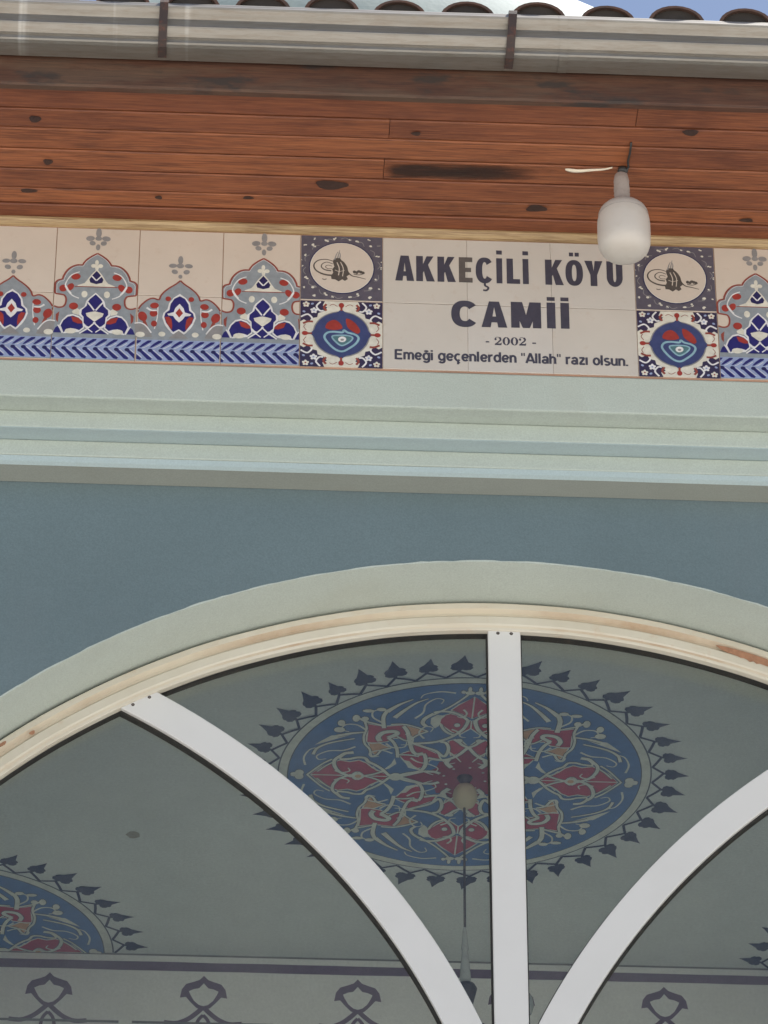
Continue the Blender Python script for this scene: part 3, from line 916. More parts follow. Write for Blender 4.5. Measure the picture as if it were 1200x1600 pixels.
def tughra_print(cx, w):
    s = w / 0.2
    p = Pen(on_wall(cx, TB, s))
    Z = lambda L: [zm(*q) for q in L]
    p.poly([(-0.0985, 0.2025), (0.0985, 0.2025), (0.0985, 0.3985), (-0.0985, 0.3985)], 'ink_slate', 0)
    rnd = random.Random(3)
    # pale flecks, mirrored left and right
    for (x, y, q) in ((110, 265, 16), (200, 155, 24), (95, 150, 16), (110, 535, 20), (190, 645, 30), (190, 738, 22), (75, 640, 16), (320, 715, 22), (345, 100, 22), (430, 75, 18), (205, 75, 15), (75, 400, 13), (400, 745, 20), (70, 330, 10)):
        u, v = zm(x, y)
        for sgn in (1, -1):
            for k in range(2):
                p.ell(sgn * u + rnd.uniform(-0.003, 0.003), v + rnd.uniform(-0.003, 0.003), q / 465 * 0.1 * rnd.uniform(0.6, 1.0), q / 465 * 0.055, 'ink_cream' if rnd.random() < 0.75 else 'ink_star', 1 + k, rnd.uniform(-1, 1), 8)
    for k in range(14):
        a = k / 14 * 2 * PI
        p.stroke([(0.087 * math.cos(a), 0.3005 + 0.087 * math.sin(a)), (0.094 * math.cos(a + 0.12), 0.3005 + 0.094 * math.sin(a + 0.12)), (0.090 * math.cos(a + 0.25), 0.3005 + 0.090 * math.sin(a + 0.25))], 0.0016, 'ink_star', 1)
    p.ell(0, 0.3005, 0.0795, 0.0795, 'ink_deep', 4, 0, 40)
    p.ell(0, 0.3005, 0.0770, 0.0770, 'ink_cream', 5, 0, 40)
    p.ell(0, 0.3005, 0.0755, 0.0755, 'tile_glaze', 6, 0, 40)
    m = 'ink_script'
    p.stroke(Z([(420, 340), (330, 318), (240, 335), (195, 385), (210, 440), (270, 480), (350, 500), (430, 500)]), (0.002, 0.0052), m, 7)
    p.stroke(Z([(410, 370), (340, 350), (288, 375), (280, 410), (320, 440), (390, 450)]), (0.0018, 0.0036), m, 7)
    p.stroke(Z([(400, 395), (350, 385), (325, 405), (350, 425), (400, 425)]), 0.0016, m, 7)
    p.poly(Z([(415, 320), (440, 300), (490, 300), (520, 340), (560, 395), (575, 440), (590, 490), (560, 510), (575, 540), (540, 562), (510, 545), (470, 570), (430, 548), (390, 545), (385, 510), (410, 470), (400, 430), (425, 400), (410, 350)]), m, 7)
    for a in (((430, 320), (450, 260), (470, 225)), ((460, 310), (478, 250), (490, 205)), ((485, 310), (495, 265), (488, 235))):
        p.stroke(Z(a), (0.0036, 0.0012), 'ink_star', 7)
    p.stroke(Z([(470, 320), (520, 345), (560, 400), (575, 455), (620, 500), (690, 515), (775, 535)]), (0.0055, 0.0016), m, 8)
    p.stroke(Z([(455, 350), (480, 420), (470, 500)]), 0.0022, 'tile_glaze', 8)
    p.stroke(Z([(495, 345), (525, 420), (515, 510)]), 0.0020, 'tile_glaze', 8)
    p.stroke(Z([(430, 440), (480, 455), (540, 440)]), 0.0014, 'tile_glaze', 9)
    for k in range(5): p.ell(*zm(650 + k * 24, 455 + 8 * math.sin(k * 2.1)), 0.0042, 0.0048, m, 7, k, 8)
    p.stroke(Z([(640, 480), (700, 488), (752, 474)]), 0.0022, m, 7)
    p.stroke(Z([(285, 545), (310, 552), (335, 545)]), 0.0022, m, 7)
    p.build('tughra_print', frieze)

def rosette_print(cx, w):
    s = w / 0.2
    p = Pen(on_wall(cx, TB, s))
    Z = lambda L: [zm(*q) for q in L]
    C0 = (0.0, 0.0985)
    p.poly([(-0.0985, 0.0015), (0.0985, 0.0015), (0.0985, 0.1975), (-0.0985, 0.1975)], 'ink_cream', 0)
    for sx in (1, -1):
        for sy in (1, -1):
            q = lambda L: [(C0[0] + sx * a, C0[1] + sy * b) for a, b in L]
            p.poly(q([(0.0985, 0.099), (0.040, 0.099), (0.045, 0.086), (0.034, 0.080), (0.042, 0.068), (0.056, 0.062), (0.058, 0.050), (0.072, 0.046), (0.078, 0.034), (0.090, 0.042), (0.0985, 0.036)]), 'ink_plum', 1)
            p.stroke(q([(0.050, 0.097), (0.060, 0.083), (0.052, 0.070), (0.043, 0.070)]), 0.0044, 'ink_white', 2)
            p.stroke(q([(0.097, 0.050), (0.082, 0.058), (0.072, 0.050), (0.070, 0.042)]), 0.0044, 'ink_white', 2)
            p.stroke(q([(0.036, 0.090), (0.042, 0.080), (0.036, 0.070)]), 0.0056, 'ink_edge', 2)
            p.stroke(q([(0.092, 0.030), (0.080, 0.036), (0.068, 0.036)]), 0.0056, 'ink_edge', 2)
            f = q([(0.066, 0.070), (0.085, 0.088)])
            flower(p, f[0][0], f[0][1], 0.0085, 'ink_white', 'ink_lilac', 3)
            flower(p, f[1][0], f[1][1], 0.0080, 'ink_cream', 'ink_edge', 3)
            p.ell(*q([(0.070, 0.090)])[0], 0.004, 0.003, 'ink_lilac', 2, 0.5, 8)
            p.ell(*q([(0.090, 0.066)])[0], 0.004, 0.003, 'ink_lilac', 2, -0.5, 8)
    p.ell(C0[0], C0[1], 0.0690, 0.0690, 'ink_star', 4, 0, 40)
    for k in range(4):
        a = k * PI / 2
        R2 = lambda r, t: (C0[0] + r * math.cos(a) - t * math.sin(a), C0[1] + r * math.sin(a) + t * math.cos(a))
        p.poly([R2(0.060, 0.022), R2(0.066, 0.010), R2(0.075, 0.0), R2(0.066, -0.010), R2(0.060, -0.022)], 'ink_blue', 5)
        p.stroke([R2(0.070, 0), R2(0.082, 0)], 0.0050, 'ink_edge', 6, sm=False)
        p.ell(*R2(0.087, 0.0), 0.0075, 0.0065, 'ink_red', 6, a, 12)
        for t in (-1, 1):
            p.stroke([R2(0.084, t * 0.010), R2(0.090, t * 0.020), R2(0.086, t * 0.028)], 0.0016, 'ink_edge', 2)
    p.ell(C0[0], C0[1], 0.0660, 0.0660, 'ink_blue', 6, 0, 40)
    p.poly(Z([(315, 1110), (335, 1050), (400, 1015), (455, 1030), (500, 1085), (490, 1115), (400, 1130)]), 'ink_red', 7, True)
    p.poly(Z([(545, 1000), (600, 1010), (660, 1060), (700, 1130), (670, 1165), (600, 1130), (555, 1085)]), 'ink_red', 7, True)
    tri = [(520, 1130), (500, 1155), (400, 1150), (330, 1165), (300, 1215), (345, 1285), (420, 1350), (495, 1370), (570, 1335), (650, 1275), (680, 1215), (640, 1175), (560, 1155)]
    p.stroke(Z(tri), 0.0056, 'ink_cyan', 8, closed=True)
    p.poly(Z([(385, 1205), (450, 1195), (560, 1190), (620, 1215), (580, 1265), (490, 1315), (420, 1260)]), 'ink_teal', 8, True)
    p.stroke(Z([(385, 1205), (450, 1190), (560, 1190), (615, 1215), (575, 1265), (490, 1305), (420, 1260)]), 0.0040, 'ink_cyan', 9, closed=True)
    p.ell(*zm(497, 1235), 0.0100, 0.0085, 'ink_white', 10, 0.2, 12)
    p.ell(*zm(497, 1240), 0.0045, 0.0035, 'ink_star', 11, 0.2, 8)
    p.build('rosette_print', frieze)

def column(x0, x1, kind, cx=None, clip=None):
    w = x1 - x0
    wall_tile('tile', x0, x1, TB, TB + 0.2, 'tile_glaze', frieze)
    wall_tile('tile', x0, x1, TB + 0.2, TB + 0.4, 'tile_glaze', frieze)
    cx = cx if cx is not None else (x0 + x1) / 2
    if kind == 'A': crest_large(cx, clip)
    elif kind == 'B': crest_small(cx, clip)
    else:
        tughra_print(cx, w)
        rosette_print(cx, w)
xs = [-0.4 - 0.2 * k for k in range(8, -1, -1)]
for k, x in enumerate(xs[:-1]): column(x, x + 0.2, 'A' if round((x + 0.4) / 0.2) % 2 == 0 else 'B')
column(-0.4, -0.198, 'A')
column(-0.198, 0.006, 'B')
column(0.006, 0.1945, 'A', 0.105, (-0.0985, 0.0885))
column(0.1945, 0.3955, 'M')
column(1.0105, 1.2085, 'M')
for k in range(8): column(1.2085 + 0.2 * k, 1.4085 + 0.2 * k, 'A' if k % 2 == 0 else 'B')

# ================================================================== INSCRIPTION PANEL
panel = empty('inscription_panel', (0.703, -0.002, TB), 'cream tiled name panel lettered AKKEÇİLİ KÖYÜ CAMİİ above the arch', 'sign')
PW = (1.0105 - 0.3955) / 3
for k in range(3):
    for j in range(2):
        wall_tile('tile', 0.3955 + PW * k, 0.3955 + PW * (k + 1), TB + 0.2 * j, TB + 0.2 * (j + 1), 'tile_glaze_light', panel, 0.00025)
pn = Pen(lambda u, v, o: (u, -0.0042 - o, v))
INK = 'ink_letter'
def strokes_letter(ch, x0, x1, z0, z1, w, ink=INK):
    """heavy grotesque capitals drawn in their own box"""
    W, H = x1 - x0, z1 - z0
    P = lambda u, v: (x0 + u * W, z0 + v * H)
    a = w / W
    b = w / H * 0.92
    q = lambda L: pn.poly([P(*t) for t in L], ink, 0)
    if ch == 'I': q([(0, 0), (1, 0), (1, 1), (0, 1)])
    elif ch == 'L': q([(0, 0), (1, 0), (1, b), (a, b), (a, 1), (0, 1)])
    elif ch == 'E': q([(0, 0), (1, 0), (1, b), (a, b), (a, 0.5 - b / 2.2), (0.9, 0.5 - b / 2.2), (0.9, 0.5 + b / 2.2), (a, 0.5 + b / 2.2), (a, 1 - b), (1, 1 - b), (1, 1), (0, 1)])
    elif ch == 'K':
        q([(0, 0), (a, 0), (a, 1), (0, 1)])
        q([(a * 0.9, 0.30), (a * 0.9, 0.62), (1 - a * 1.1, 1), (0.97, 1)])
        q([(0.34, 0.62), (0.66, 0.66), (1.03, 0), (1 - a * 1.12, 0)])
    elif ch == 'A':
        q([(0, 0), (a * 1.08, 0), (0.5 + a * 0.12, 1), (0.5 - a * 0.60, 1)])
        q([(1, 0), (1 - a * 1.08, 0), (0.5 - a * 0.12, 1), (0.5 + a * 0.60, 1)])
        q([(0.22, 0.19), (0.78, 0.19), (0.70, 0.19 + b * 0.95), (0.30, 0.19 + b * 0.95)])
    elif ch == 'Y':
        q([(0.5 - a / 2, 0), (0.5 + a / 2, 0), (0.5 + a / 2, 0.44), (1, 1), (1 - a * 1.15, 1), (0.5, 0.60), (a * 1.15, 1), (0, 1), (0.5 - a / 2, 0.44)])
    elif ch == 'M':
        q([(0, 0), (a, 0), (a, 1), (0, 1)])
        q([(1 - a, 0), (1, 0), (1, 1), (1 - a, 1)])
        q([(0, 1), (a * 1.35, 1), (0.5 + a * 0.42, 0), (0.5 - a * 0.42, 0)])
        q([(1, 1), (1 - a * 1.35, 1), (0.5 - a * 0.42, 0), (0.5 + a * 0.42, 0)])
    elif ch in 'OCU':
        n = 28
        if ch == 'U':
            cy = z0 + H * 0.36
            out = [(x0, z1)] + [(x0 + W / 2 - W / 2 * math.cos(PI * i / n), cy - (cy - z0 + 0.001) * math.sin(PI * i / n)) for i in range(n + 1)] + [(x1, z1)]
            inn = [(x0 + w, z1)] + [(x0 + W / 2 - (W / 2 - w) * math.cos(PI * i / n), cy - (cy - z0 - w * 0.88) * math.sin(PI * i / n)) for i in range(n + 1)] + [(x1 - w, z1)]
            for i in range(len(out) - 1):
                pn.tri([out[i], out[i + 1], inn[i + 1]], ink, 0); pn.tri([out[i], inn[i + 1], inn[i]], ink, 0)
        else:
            a0, a1 = (0, 2 * PI) if ch == 'O' else (R(38), R(322))
            cx, cz = x0 + W / 2, z0 + H / 2
            sq = lambda c: math.copysign(abs(c) ** 0.86, c)
            pt = lambda t, rx, rz: (cx + rx * sq(math.cos(t)), cz + rz * sq(math.sin(t)))
            n = 48
            for i in range(n):
                t0, t1 = a0 + (a1 - a0) * i / n, a0 + (a1 - a0) * (i + 1) / n
                o0, o1 = pt(t0, W / 2, H / 2 + 0.001), pt(t1, W / 2, H / 2 + 0.001)
                i0, i1 = pt(t0, W / 2 - w, H / 2 - w * 0.85), pt(t1, W / 2 - w, H / 2 - w * 0.85)
                pn.tri([o0, o1, i1], ink, 0); pn.tri([o0, i1, i0], ink, 0)
def dot(x0, x1, z0, z1, ink=INK): pn.poly([(x0, z0), (x1, z0), (x1, z1), (x0, z1)], ink, 0)
Z0, Z1 = 7.8085, 7.8860
for ch, xa, xb in (('A', .4255, .4715), ('K', .4766, .5205), ('K', .5285, .5720), ('E', .5808, .6140), ('C', .6220, .6655), ('I', .6725, .6869), ('L', .6976, .7300),
                   ('I', .7369, .7513), ('K', .7918, .8355), ('O', .8415, .8845), ('Y', .8885, .9330), ('U', .9425, .9815)):
    strokes_letter(ch, xa, xb, Z0 + (xa - .7) * 0.003, Z1 + (xa - .7) * 0.003, 0.0158 if ch not in 'AKY' else 0.0165, 'ink_faded' if ch == 'E' else INK)
for xa in (.6797, .7441): dot(xa - 0.0070, xa + 0.0070, 7.8975, 7.9100)
for xa, xb in ((.8515, .8617), (.8655, .8757), (.9505, .9605), (.9635, .9735)): dot(xa, xb, 7.8985, 7.9105)
pn.stroke([(.6440, 7.8080), (.6445, 7.8000), (.6520, 7.7940), (.6480, 7.7860), (.6395, 7.7860)], 0.0052, INK, 1)      # cedilla
Z0, Z1 = 7.6745, 7.7530
for ch, xa, xb in (('C', .5610, .6270), ('A', .6340, .6965), ('M', .7060, .7790), ('I', .7930, .8140), ('I', .8265, .8475)):
    strokes_letter(ch, xa, xb, Z0 + (xa - .7) * 0.012, Z1 + (xa - .7) * 0.012, 0.0205, INK)
for xa in (.8035, .8370): dot(xa - 0.0098, xa + 0.0098, 7.7595, 7.7710)
# - 2002 - in a heavy serif
def digit(ch, x, z, w, h):
    if ch == '0':
        n = 32
        for i in range(n):
            t0, t1 = 2 * PI * i / n, 2 * PI * (i + 1) / n
            f = lambda t, rx, rz: (x + w / 2 + rx * math.cos(t), z + h / 2 + rz * math.sin(t))
            o0, o1, i0, i1 = f(t0, w / 2, h / 2), f(t1, w / 2, h / 2), f(t0, w * 0.20, h * 0.42), f(t1, w * 0.20, h * 0.42)
            pn.tri([o0, o1, i1], INK, 0); pn.tri([o0, i1, i0], INK, 0)
    else:
        P = lambda u, v: (x + u * w, z + v * h)
        pn.ell(*P(0.16, 0.72), w * 0.15, h * 0.13, INK, 0)
        pn.stroke([P(0.06, 0.74), P(0.22, 0.94), P(0.50, 0.98), P(0.72, 0.90)], 0.0014, INK, 0)
        pn.stroke([P(0.66, 0.93), P(0.82, 0.78), P(0.78, 0.58), P(0.50, 0.36), P(0.14, 0.10)], (0.0048, 0.0026), INK, 1)
        pn.poly([P(0.02, 0), P(0.92, 0), P(0.98, 0.30), P(0.88, 0.30), P(0.80, 0.20), P(0.10, 0.20)], INK, 0)
for k, ch in enumerate('2002'): digit(ch, 0.6645 + k * 0.0197, 7.6205 + k * 0.0002, 0.0180, 0.0245)
dot(.6435, .6520, 7.6275, 7.6312)
dot(.7560, .7650, 7.6275, 7.6312)
pn.build('lettering', panel)
# dedication line, a narrow bold grotesque drawn stroke by stroke
pd = Pen(lambda u, v, o: (u, -0.0042 - o, v))
def arcp(cx, cy, rx, ry, a0, a1, n=10):
    return [(cx + rx * math.cos(R(a0 + (a1 - a0) * i / n)), cy + ry * math.sin(R(a0 + (a1 - a0) * i / n))) for i in range(n + 1)]
XH, CAP = 0.55, 0.74
O_ = arcp(0.235, 0.275, 0.165, 0.23, 0, 360, 20)
stem = lambda x, a, b: [(x, a), (x, b)]
hump = lambda x, w: [(x, 0.33)] + arcp(x + w / 2, 0.335, w / 2, 0.165, 180, 0) + [(x + w, 0)]
GL = {
    'E': ([stem(.08, 0, CAP), [(.08, .055), (.48, .055)], [(.08, .39), (.44, .39)], [(.08, CAP - .055), (.47, CAP - .055)]], .54),
    'A': ([[(.03, 0), (.27, CAP)], [(.51, 0), (.27, CAP)], [(.12, .20), (.42, .20)]], .56),
    'm': ([stem(.07, 0, XH), hump(.07, .26), hump(.33, .26)], .68), 'n': ([stem(.07, 0, XH), hump(.07, .29)], .46),
    'h': ([stem(.07, 0, CAP), hump(.07, .29)], .46), 'l': ([stem(.07, 0, CAP)], .20), 'ı': ([stem(.07, 0, XH)], .20),
    'i': ([stem(.07, 0, XH), stem(.07, .63, CAP)], .20), 'r': ([stem(.07, 0, XH), [(.07, .33)] + arcp(.24, .335, .17, .16, 180, 75)], .33),
    'u': ([stem(.36, 0, XH), [(.07, XH), (.07, .22)] + arcp(.215, .215, .145, .165, 180, 360) + [(.36, .22)]], .46),
    'o': ([O_], .48), 'e': ([arcp(.235, .275, .165, .23, 5, 322, 18), [(.09, .27), (.40, .27)]], .48),
    'ç': ([arcp(.235, .275, .165, .23, 50, 310, 16), [(.25, .03), (.25, -.07), (.31, -.12), (.25, -.18), (.18, -.17)]], .45),
    'd': ([O_, stem(.40, 0, CAP)], .50), 'a': ([arcp(.20, .16, .135, .115, 0, 360, 16), [(.36, 0), (.36, .36)] + arcp(.225, .36, .135, .14, 0, 165)], .46),
    'g': ([O_, [(.40, XH), (.40, -.02)] + arcp(.24, -.02, .16, .13, 0, -160)], .50),
    'ğ': ([O_, [(.40, XH), (.40, -.02)] + arcp(.24, -.02, .16, .13, 0, -160), arcp(.235, .74, .10, .09, 200, 340)], .50),
    'z': ([[(.05, .50), (.37, .50)], [(.35, .49), (.07, .06)], [(.05, .05), (.38, .05)]], .42),
    's': ([arcp(.20, .395, .135, .115, 35, 270, 10) + arcp(.20, .155, .145, .115, 90, -145, 10)], .42),
    '"': ([stem(.06, .52, CAP), stem(.20, .52, CAP)], .30), '.': ([stem(.07, 0, .11)], .20), ' ': ([], .24)}
line = 'Emeği geçenlerden "Allah" razı olsun.'
total = sum(GL[c][1] for c in line) - 0.12
kx = (0.9845 - 0.4240) / total
kz = 0.0405
cur = 0.4240 - 0.02 * kx
for ch in line:
    for st in GL[ch][0]:
        pd.stroke([(cur + u * kx, 7.5690 + v * kz) for u, v in st], 0.0057 if ch not in '"' else 0.0034, INK, 0, sm=False)
    cur += GL[ch][1] * kx
pd.build('dedication_line', panel)

# ================================================================== LIGHT BULB
BX, BY = 0.9563, -0.270
bulb = empty('light_bulb', (BX, BY, 7.693), 'large white bulb hanging unlit from the wooden soffit', 'light bulb')
pr = [(0.001, 7.6930), (0.022, 7.6945), (0.038, 7.6990), (0.050, 7.707), (0.0582, 7.718), (0.0622, 7.732), (0.0633, 7.748), (0.0633, 7.765), (0.0633, 7.788), (0.0622, 7.802), (0.0600, 7.8115)]
lathe('diffuser', pr, BX, BY, 'bulb_diffuser', bulb, 40)
pr = [(0.0606, 7.8115), (0.0602, 7.818), (0.0560, 7.829), (0.0475, 7.839), (0.036, 7.846), (0.022, 7.8495), (0.001, 7.850)]
lathe('bulb_collar', pr, BX, BY, 'bulb_base', bulb, 40)
sock = lathe('socket', [(0.0205, 7.8490), (0.0205, 7.862), (0.0182, 7.865), (0.0195, 7.870), (0.0180, 7.876), (0.0195, 7.882), (0.0180, 7.888), (0.0195, 7.894), (0.0182, 7.915), (0.0190, 7.921), (0.0160, 7.940), (0.010, 7.9455), (0.001, 7.946)], BX - 0.001, BY, 'socket_grey', bulb, 24)
lathe('hook_plate', [(0.001, 7.9475), (0.008, 7.947), (0.013, 7.953), (0.011, 7.9625), (0.001, 7.9632)], BX + 0.003, BY, 'wire_black', bulb, 16)
tube('wire', [(BX, BY, 7.944), (BX + 0.012, BY - 0.004, 7.951), (BX + 0.016, BY - 0.012, 7.958), (BX + 0.013, BY - 0.03, 7.961), (BX + 0.015, BY - 0.06, 7.9605), (BX + 0.014, BY - 0.10, 7.961)], 0.0026, 'wire_black', bulb)

# ================================================================== ARCHED WINDOW
win = empty('arched_window', (ACX, GLZ_Y, SILL), 'arched glazed screen with cream rim, white centre mullion and two curved white bars', 'window')
WCX, WCZ, RI = 0.694, 5.272, 1.7600
MX0, MX1 = 0.6660, 0.7440
LC, LR0, LR1 = (-1.040, 5.260), 1.7447, 1.8265
RC, RR0, RR1 = (2.4736, 5.1667), 1.8153, 1.8928
def sweep_arc(name, prof, cx, cz, a0, a1, n, mats, parent, mi=None, smooth=False, closed=True, wob=0.0):
    """prof is (radius, y); swept round the y axis through (cx, cz)"""
    V, F, M = [], [], []
    k = len(prof)
    for i in range(n + 1):
        a = a0 + (a1 - a0) * i / n
        w = wob * (math.sin(a * 23) * 0.6 + math.sin(a * 51 + 2) * 0.4)
        for (r, y) in prof: V.append((cx + (r + w) * math.cos(a), y, cz + (r + w) * math.sin(a)))
    for i in range(n):
        for j in range(k if closed else k - 1):
            a, b = i * k + j, i * k + (j + 1) % k
            F.append((a, b, b + k, a + k)); M.append(mi[j] if mi else 0)
    if closed:
        F.append(tuple(range(k))); M.append(0)
        F.append(tuple(n * k + j for j in range(k))); M.append(0)
    return mesh(name, V, F, mats, parent, smooth, M)
ring_p = [(1.8365, 0.400), (1.8365, 0.3545), (1.8345, 0.3525), (1.8195, 0.3515), (1.8165, 0.3550), (1.8120, 0.3615), (1.8050, 0.3615), (1.8000, 0.3550), (1.7965, 0.3515),
          (1.7760, 0.3505), (1.7720, 0.3530), (1.7665, 0.3545), (1.7620, 0.3550), (RI, 0.3570), (RI, 0.372), (RI + 0.012, 0.400)]
ring_mi = [0, 0, 0, 1, 1, 1, 1, 0, 0, 0, 1, 0, 0, 0, 0, 0]
sweep_arc('frame_rim', ring_p, WCX - 0.005, WCZ + 0.004, 0, PI, 160, ['ring_cream', 'ring_stain'], win, ring_mi, wob=0.0006)
sweep_arc('gasket', [(RI - 0.0005, 0.3725), (RI - 0.0005, 0.396), (RI + 0.012, 0.398)], WCX - 0.005, WCZ + 0.004, 0, PI, 120, 'gasket_black', win, closed=False)
sweep_arc('rim_joint', [(1.8370, 0.3665), (1.8440, 0.3665)], WCX - 0.005, WCZ + 0.004, 0, PI, 120, 'gasket_black', win, closed=False)
# rust patches where the rim paint has flaked away
def rim_patch(a0, a1, r0, r1, sd):
    rr = random.Random(sd)
    V, F = [], []
    n = 22
    for i in range(n + 1):
        t = i / n
        a = R(a0 + (a1 - a0) * t)
        e = math.sin(PI * t) ** 0.6
        m = r1 - (r1 - r0) * 0.25
        lo, hi = m - (m - r0) * e * rr.uniform(0.75, 1.05), m + (r1 - m) * e * rr.uniform(0.85, 1.05)
        for q in (lo, hi):
            y = 0.3508 - 0.0003 if q < 1.797 else (0.3512 if q > 1.8165 else 0.3518)
            V.append((WCX - 0.005 + q * math.cos(a), 0.3498, WCZ + 0.004 + q * math.sin(a)))
    for i in range(n): F.append((2 * i, 2 * i + 1, 2 * i + 3, 2 * i + 2))
    mesh('rust_patch', V, F, 'rust_patch', win)
rim_patch(67.4, 73.2, 1.7905, 1.8140, 1)
rim_patch(129.4, 130.2, 1.818, 1.828, 2)
rim_patch(127.2, 127.7, 1.801, 1.812, 3)
rim_patch(132.2, 132.9, 1.795, 1.804, 4)
# bars: white caps with black gaskets behind
def ring_hit(cx, cz, r):
    """angle on circle (cx,cz,r) where it meets the rim"""
    best = None
    for i in range(2000):
        a = PI * i / 2000
        d = abs(math.hypot(cx + r * math.cos(a) - WCX + 0.005, cz + r * math.sin(a) - WCZ - 0.004) - (RI + 0.004))
        if best is None or d < best[0]: best = (d, a)
    return best[1]
def curved_bar(c, r0, r1, left):
    rm = (r0 + r1) / 2
    aw = ring_hit(c[0], c[1], rm)
    prof = [(r0 + 0.0015, 0.3600), (r0, 0.3615), (r0, 0.3720), (r1, 0.3720), (r1, 0.3615), (r1 - 0.0015, 0.3600)]
    mc = (MX0 + MX1) / 2
    a_in = math.acos((mc - c[0]) / rm)          # the bar dies into the mullion
    a_lo, a_hi = (a_in, aw) if left else (aw, a_in)
    V, F = [], []
    n = 90
    k = len(prof)
    for i in range(n + 1):
        for (r, y) in prof:
            # ends follow the rim radially
            ae = ring_hit_cache.setdefault((c, r), ring_hit(c[0], c[1], r))
            lo, hi = (a_lo, ae) if left else (ae, a_hi)
            a = lo + (hi - lo) * i / n
            V.append((c[0] + r * math.cos(a), y, c[1] + r * math.sin(a)))
    for i in range(n):
        for j in range(k):
            a, b = i * k + j, i * k + (j + 1) % k
            F.append((a, b, b + k, a + k))
    F += [tuple(range(k)), tuple(n * k + j for j in range(k))]
    o = mesh('curved_bar', V, F, 'bar_white', win)
    gp_ = [(r0 - 0.0035, 0.3722), (r0 - 0.0035, 0.396), (r1 + 0.0035, 0.396), (r1 + 0.0035, 0.3722)]
    a0, a1 = (a_in, aw + 0.022) if left else (aw - 0.022, a_in)
    sweep_arc('bar_gasket', gp_, c[0], c[1], a0, a1, 80, 'gasket_black', o)
    # screws where the bar is fixed to the rim
    for r in (r0 + 0.022, r1 - 0.022):
        a = ring_hit(c[0], c[1], r)
        a = a - 0.006 if left else a + 0.006
        s = lathe('screw', [(0.001, 0), (0.0032, 0.0004), (0.0045, 0.0016)], 0, 0, 'screw_dark', o, 10)
        for v in s.data.vertices: v.co = (c[0] + r * math.cos(a) + v.co.x, 0.3586 + v.co.z, c[1] + r * math.sin(a) + v.co.y)
    return o
ring_hit_cache = {}
curved_bar(LC, LR0, LR1, True)
curved_bar(RC, RR0, RR1, False)
def rim_z(x, r=RI): return WCZ + 0.004 + math.sqrt(max(0, r * r - (x - WCX + 0.005) ** 2))
bm = bmesh.new()
box(bm, MX0, MX1, 0.3595, 0.3720, SILL, rim_z((MX0 + MX1) / 2) + 0.002)
bmesh.ops.bevel(bm, geom=[e for e in bm.edges if all(v.co.y < 0.365 for v in e.verts)], offset=0.0016, segments=2, affect='EDGES')
mul = from_bm('mullion', bm, 'bar_white', win)
box_obj('bar_gasket', MX0 - 0.0035, MX1 + 0.0035, 0.3722, 0.396, SILL, rim_z(0.705) - 0.002, 'gasket_black', mul)
for x in (0.690, 0.722):
    s = lathe('screw', [(0.001, 0), (0.0032, 0.0004), (0.0045, 0.0016)], 0, 0, 'screw_dark', mul, 10)
    for v in s.data.vertices: v.co = (x + v.co.x, 0.3580 + v.co.z, rim_z(x) - 0.006 + v.co.y)
# transom at the springing and jambs, out of the frame below
box_obj('transom', WCX - RI + 0.002, MX0 - 0.004, 0.3605, 0.395, 5.14, 5.21, 'bar_white', win)
box_obj('transom', MX1 + 0.004, WCX + RI - 0.010, 0.3605, 0.395, 5.14, 5.21, 'bar_white', win)
box_obj('jamb', WCX - 1.838, WCX - RI, 0.3545, 0.40, SILL, 5.27, 'ring_cream', win)
box_obj('jamb', WCX + RI - 0.01, WCX + 1.828, 0.3545, 0.40, SILL, 5.27, 'ring_cream', win)
# panes
GY0, GY1 = 0.384, 0.389
def pane(pts):
    v = [Vector((p[0], p[1], 0)) for p in pts]
    tr_ = tessellate_polygon([v])
    n = len(pts)
    V = [(p[0], GY0, p[1]) for p in pts] + [(p[0], GY1, p[1]) for p in pts]
    F = [tuple(t) for t in tr_] + [tuple(n + i for i in reversed(t)) for t in tr_]
    F += [(i, (i + 1) % n, n + (i + 1) % n, n + i) for i in range(n)]
    o = mesh('glass_pane', V, F, 'window_glass', win)
    b_ = bmesh.new(); b_.from_mesh(o.data); bmesh.ops.recalc_face_normals(b_, faces=b_.faces); b_.to_mesh(o.data); b_.free()
def arc(cx, cz, r, a0, a1, n): return [(cx + r * math.cos(a0 + (a1 - a0) * i / n), cz + r * math.sin(a0 + (a1 - a0) * i / n)) for i in range(n + 1)]
wcx, wcz, rg = WCX - 0.005, WCZ + 0.004, RI + 0.004
def ang_rim(x, z): return math.atan2(z - wcz, x - wcx)
# left, inner (between bar and mullion)
ma = (LR0 + LR1) / 2
ax = math.acos((MX0 + 0.02 - LC[0]) / ma)
ah = ring_hit(LC[0], LC[1], ma)
hx, hz = LC[0] + ma * math.cos(ah), LC[1] + ma * math.sin(ah)
pane(arc(LC[0], LC[1], ma, ax, ah, 40) + arc(wcx, wcz, rg, ang_rim(hx, hz), ang_rim(MX0 + 0.02, rim_z(MX0 + 0.02, rg)), 30)[1:])
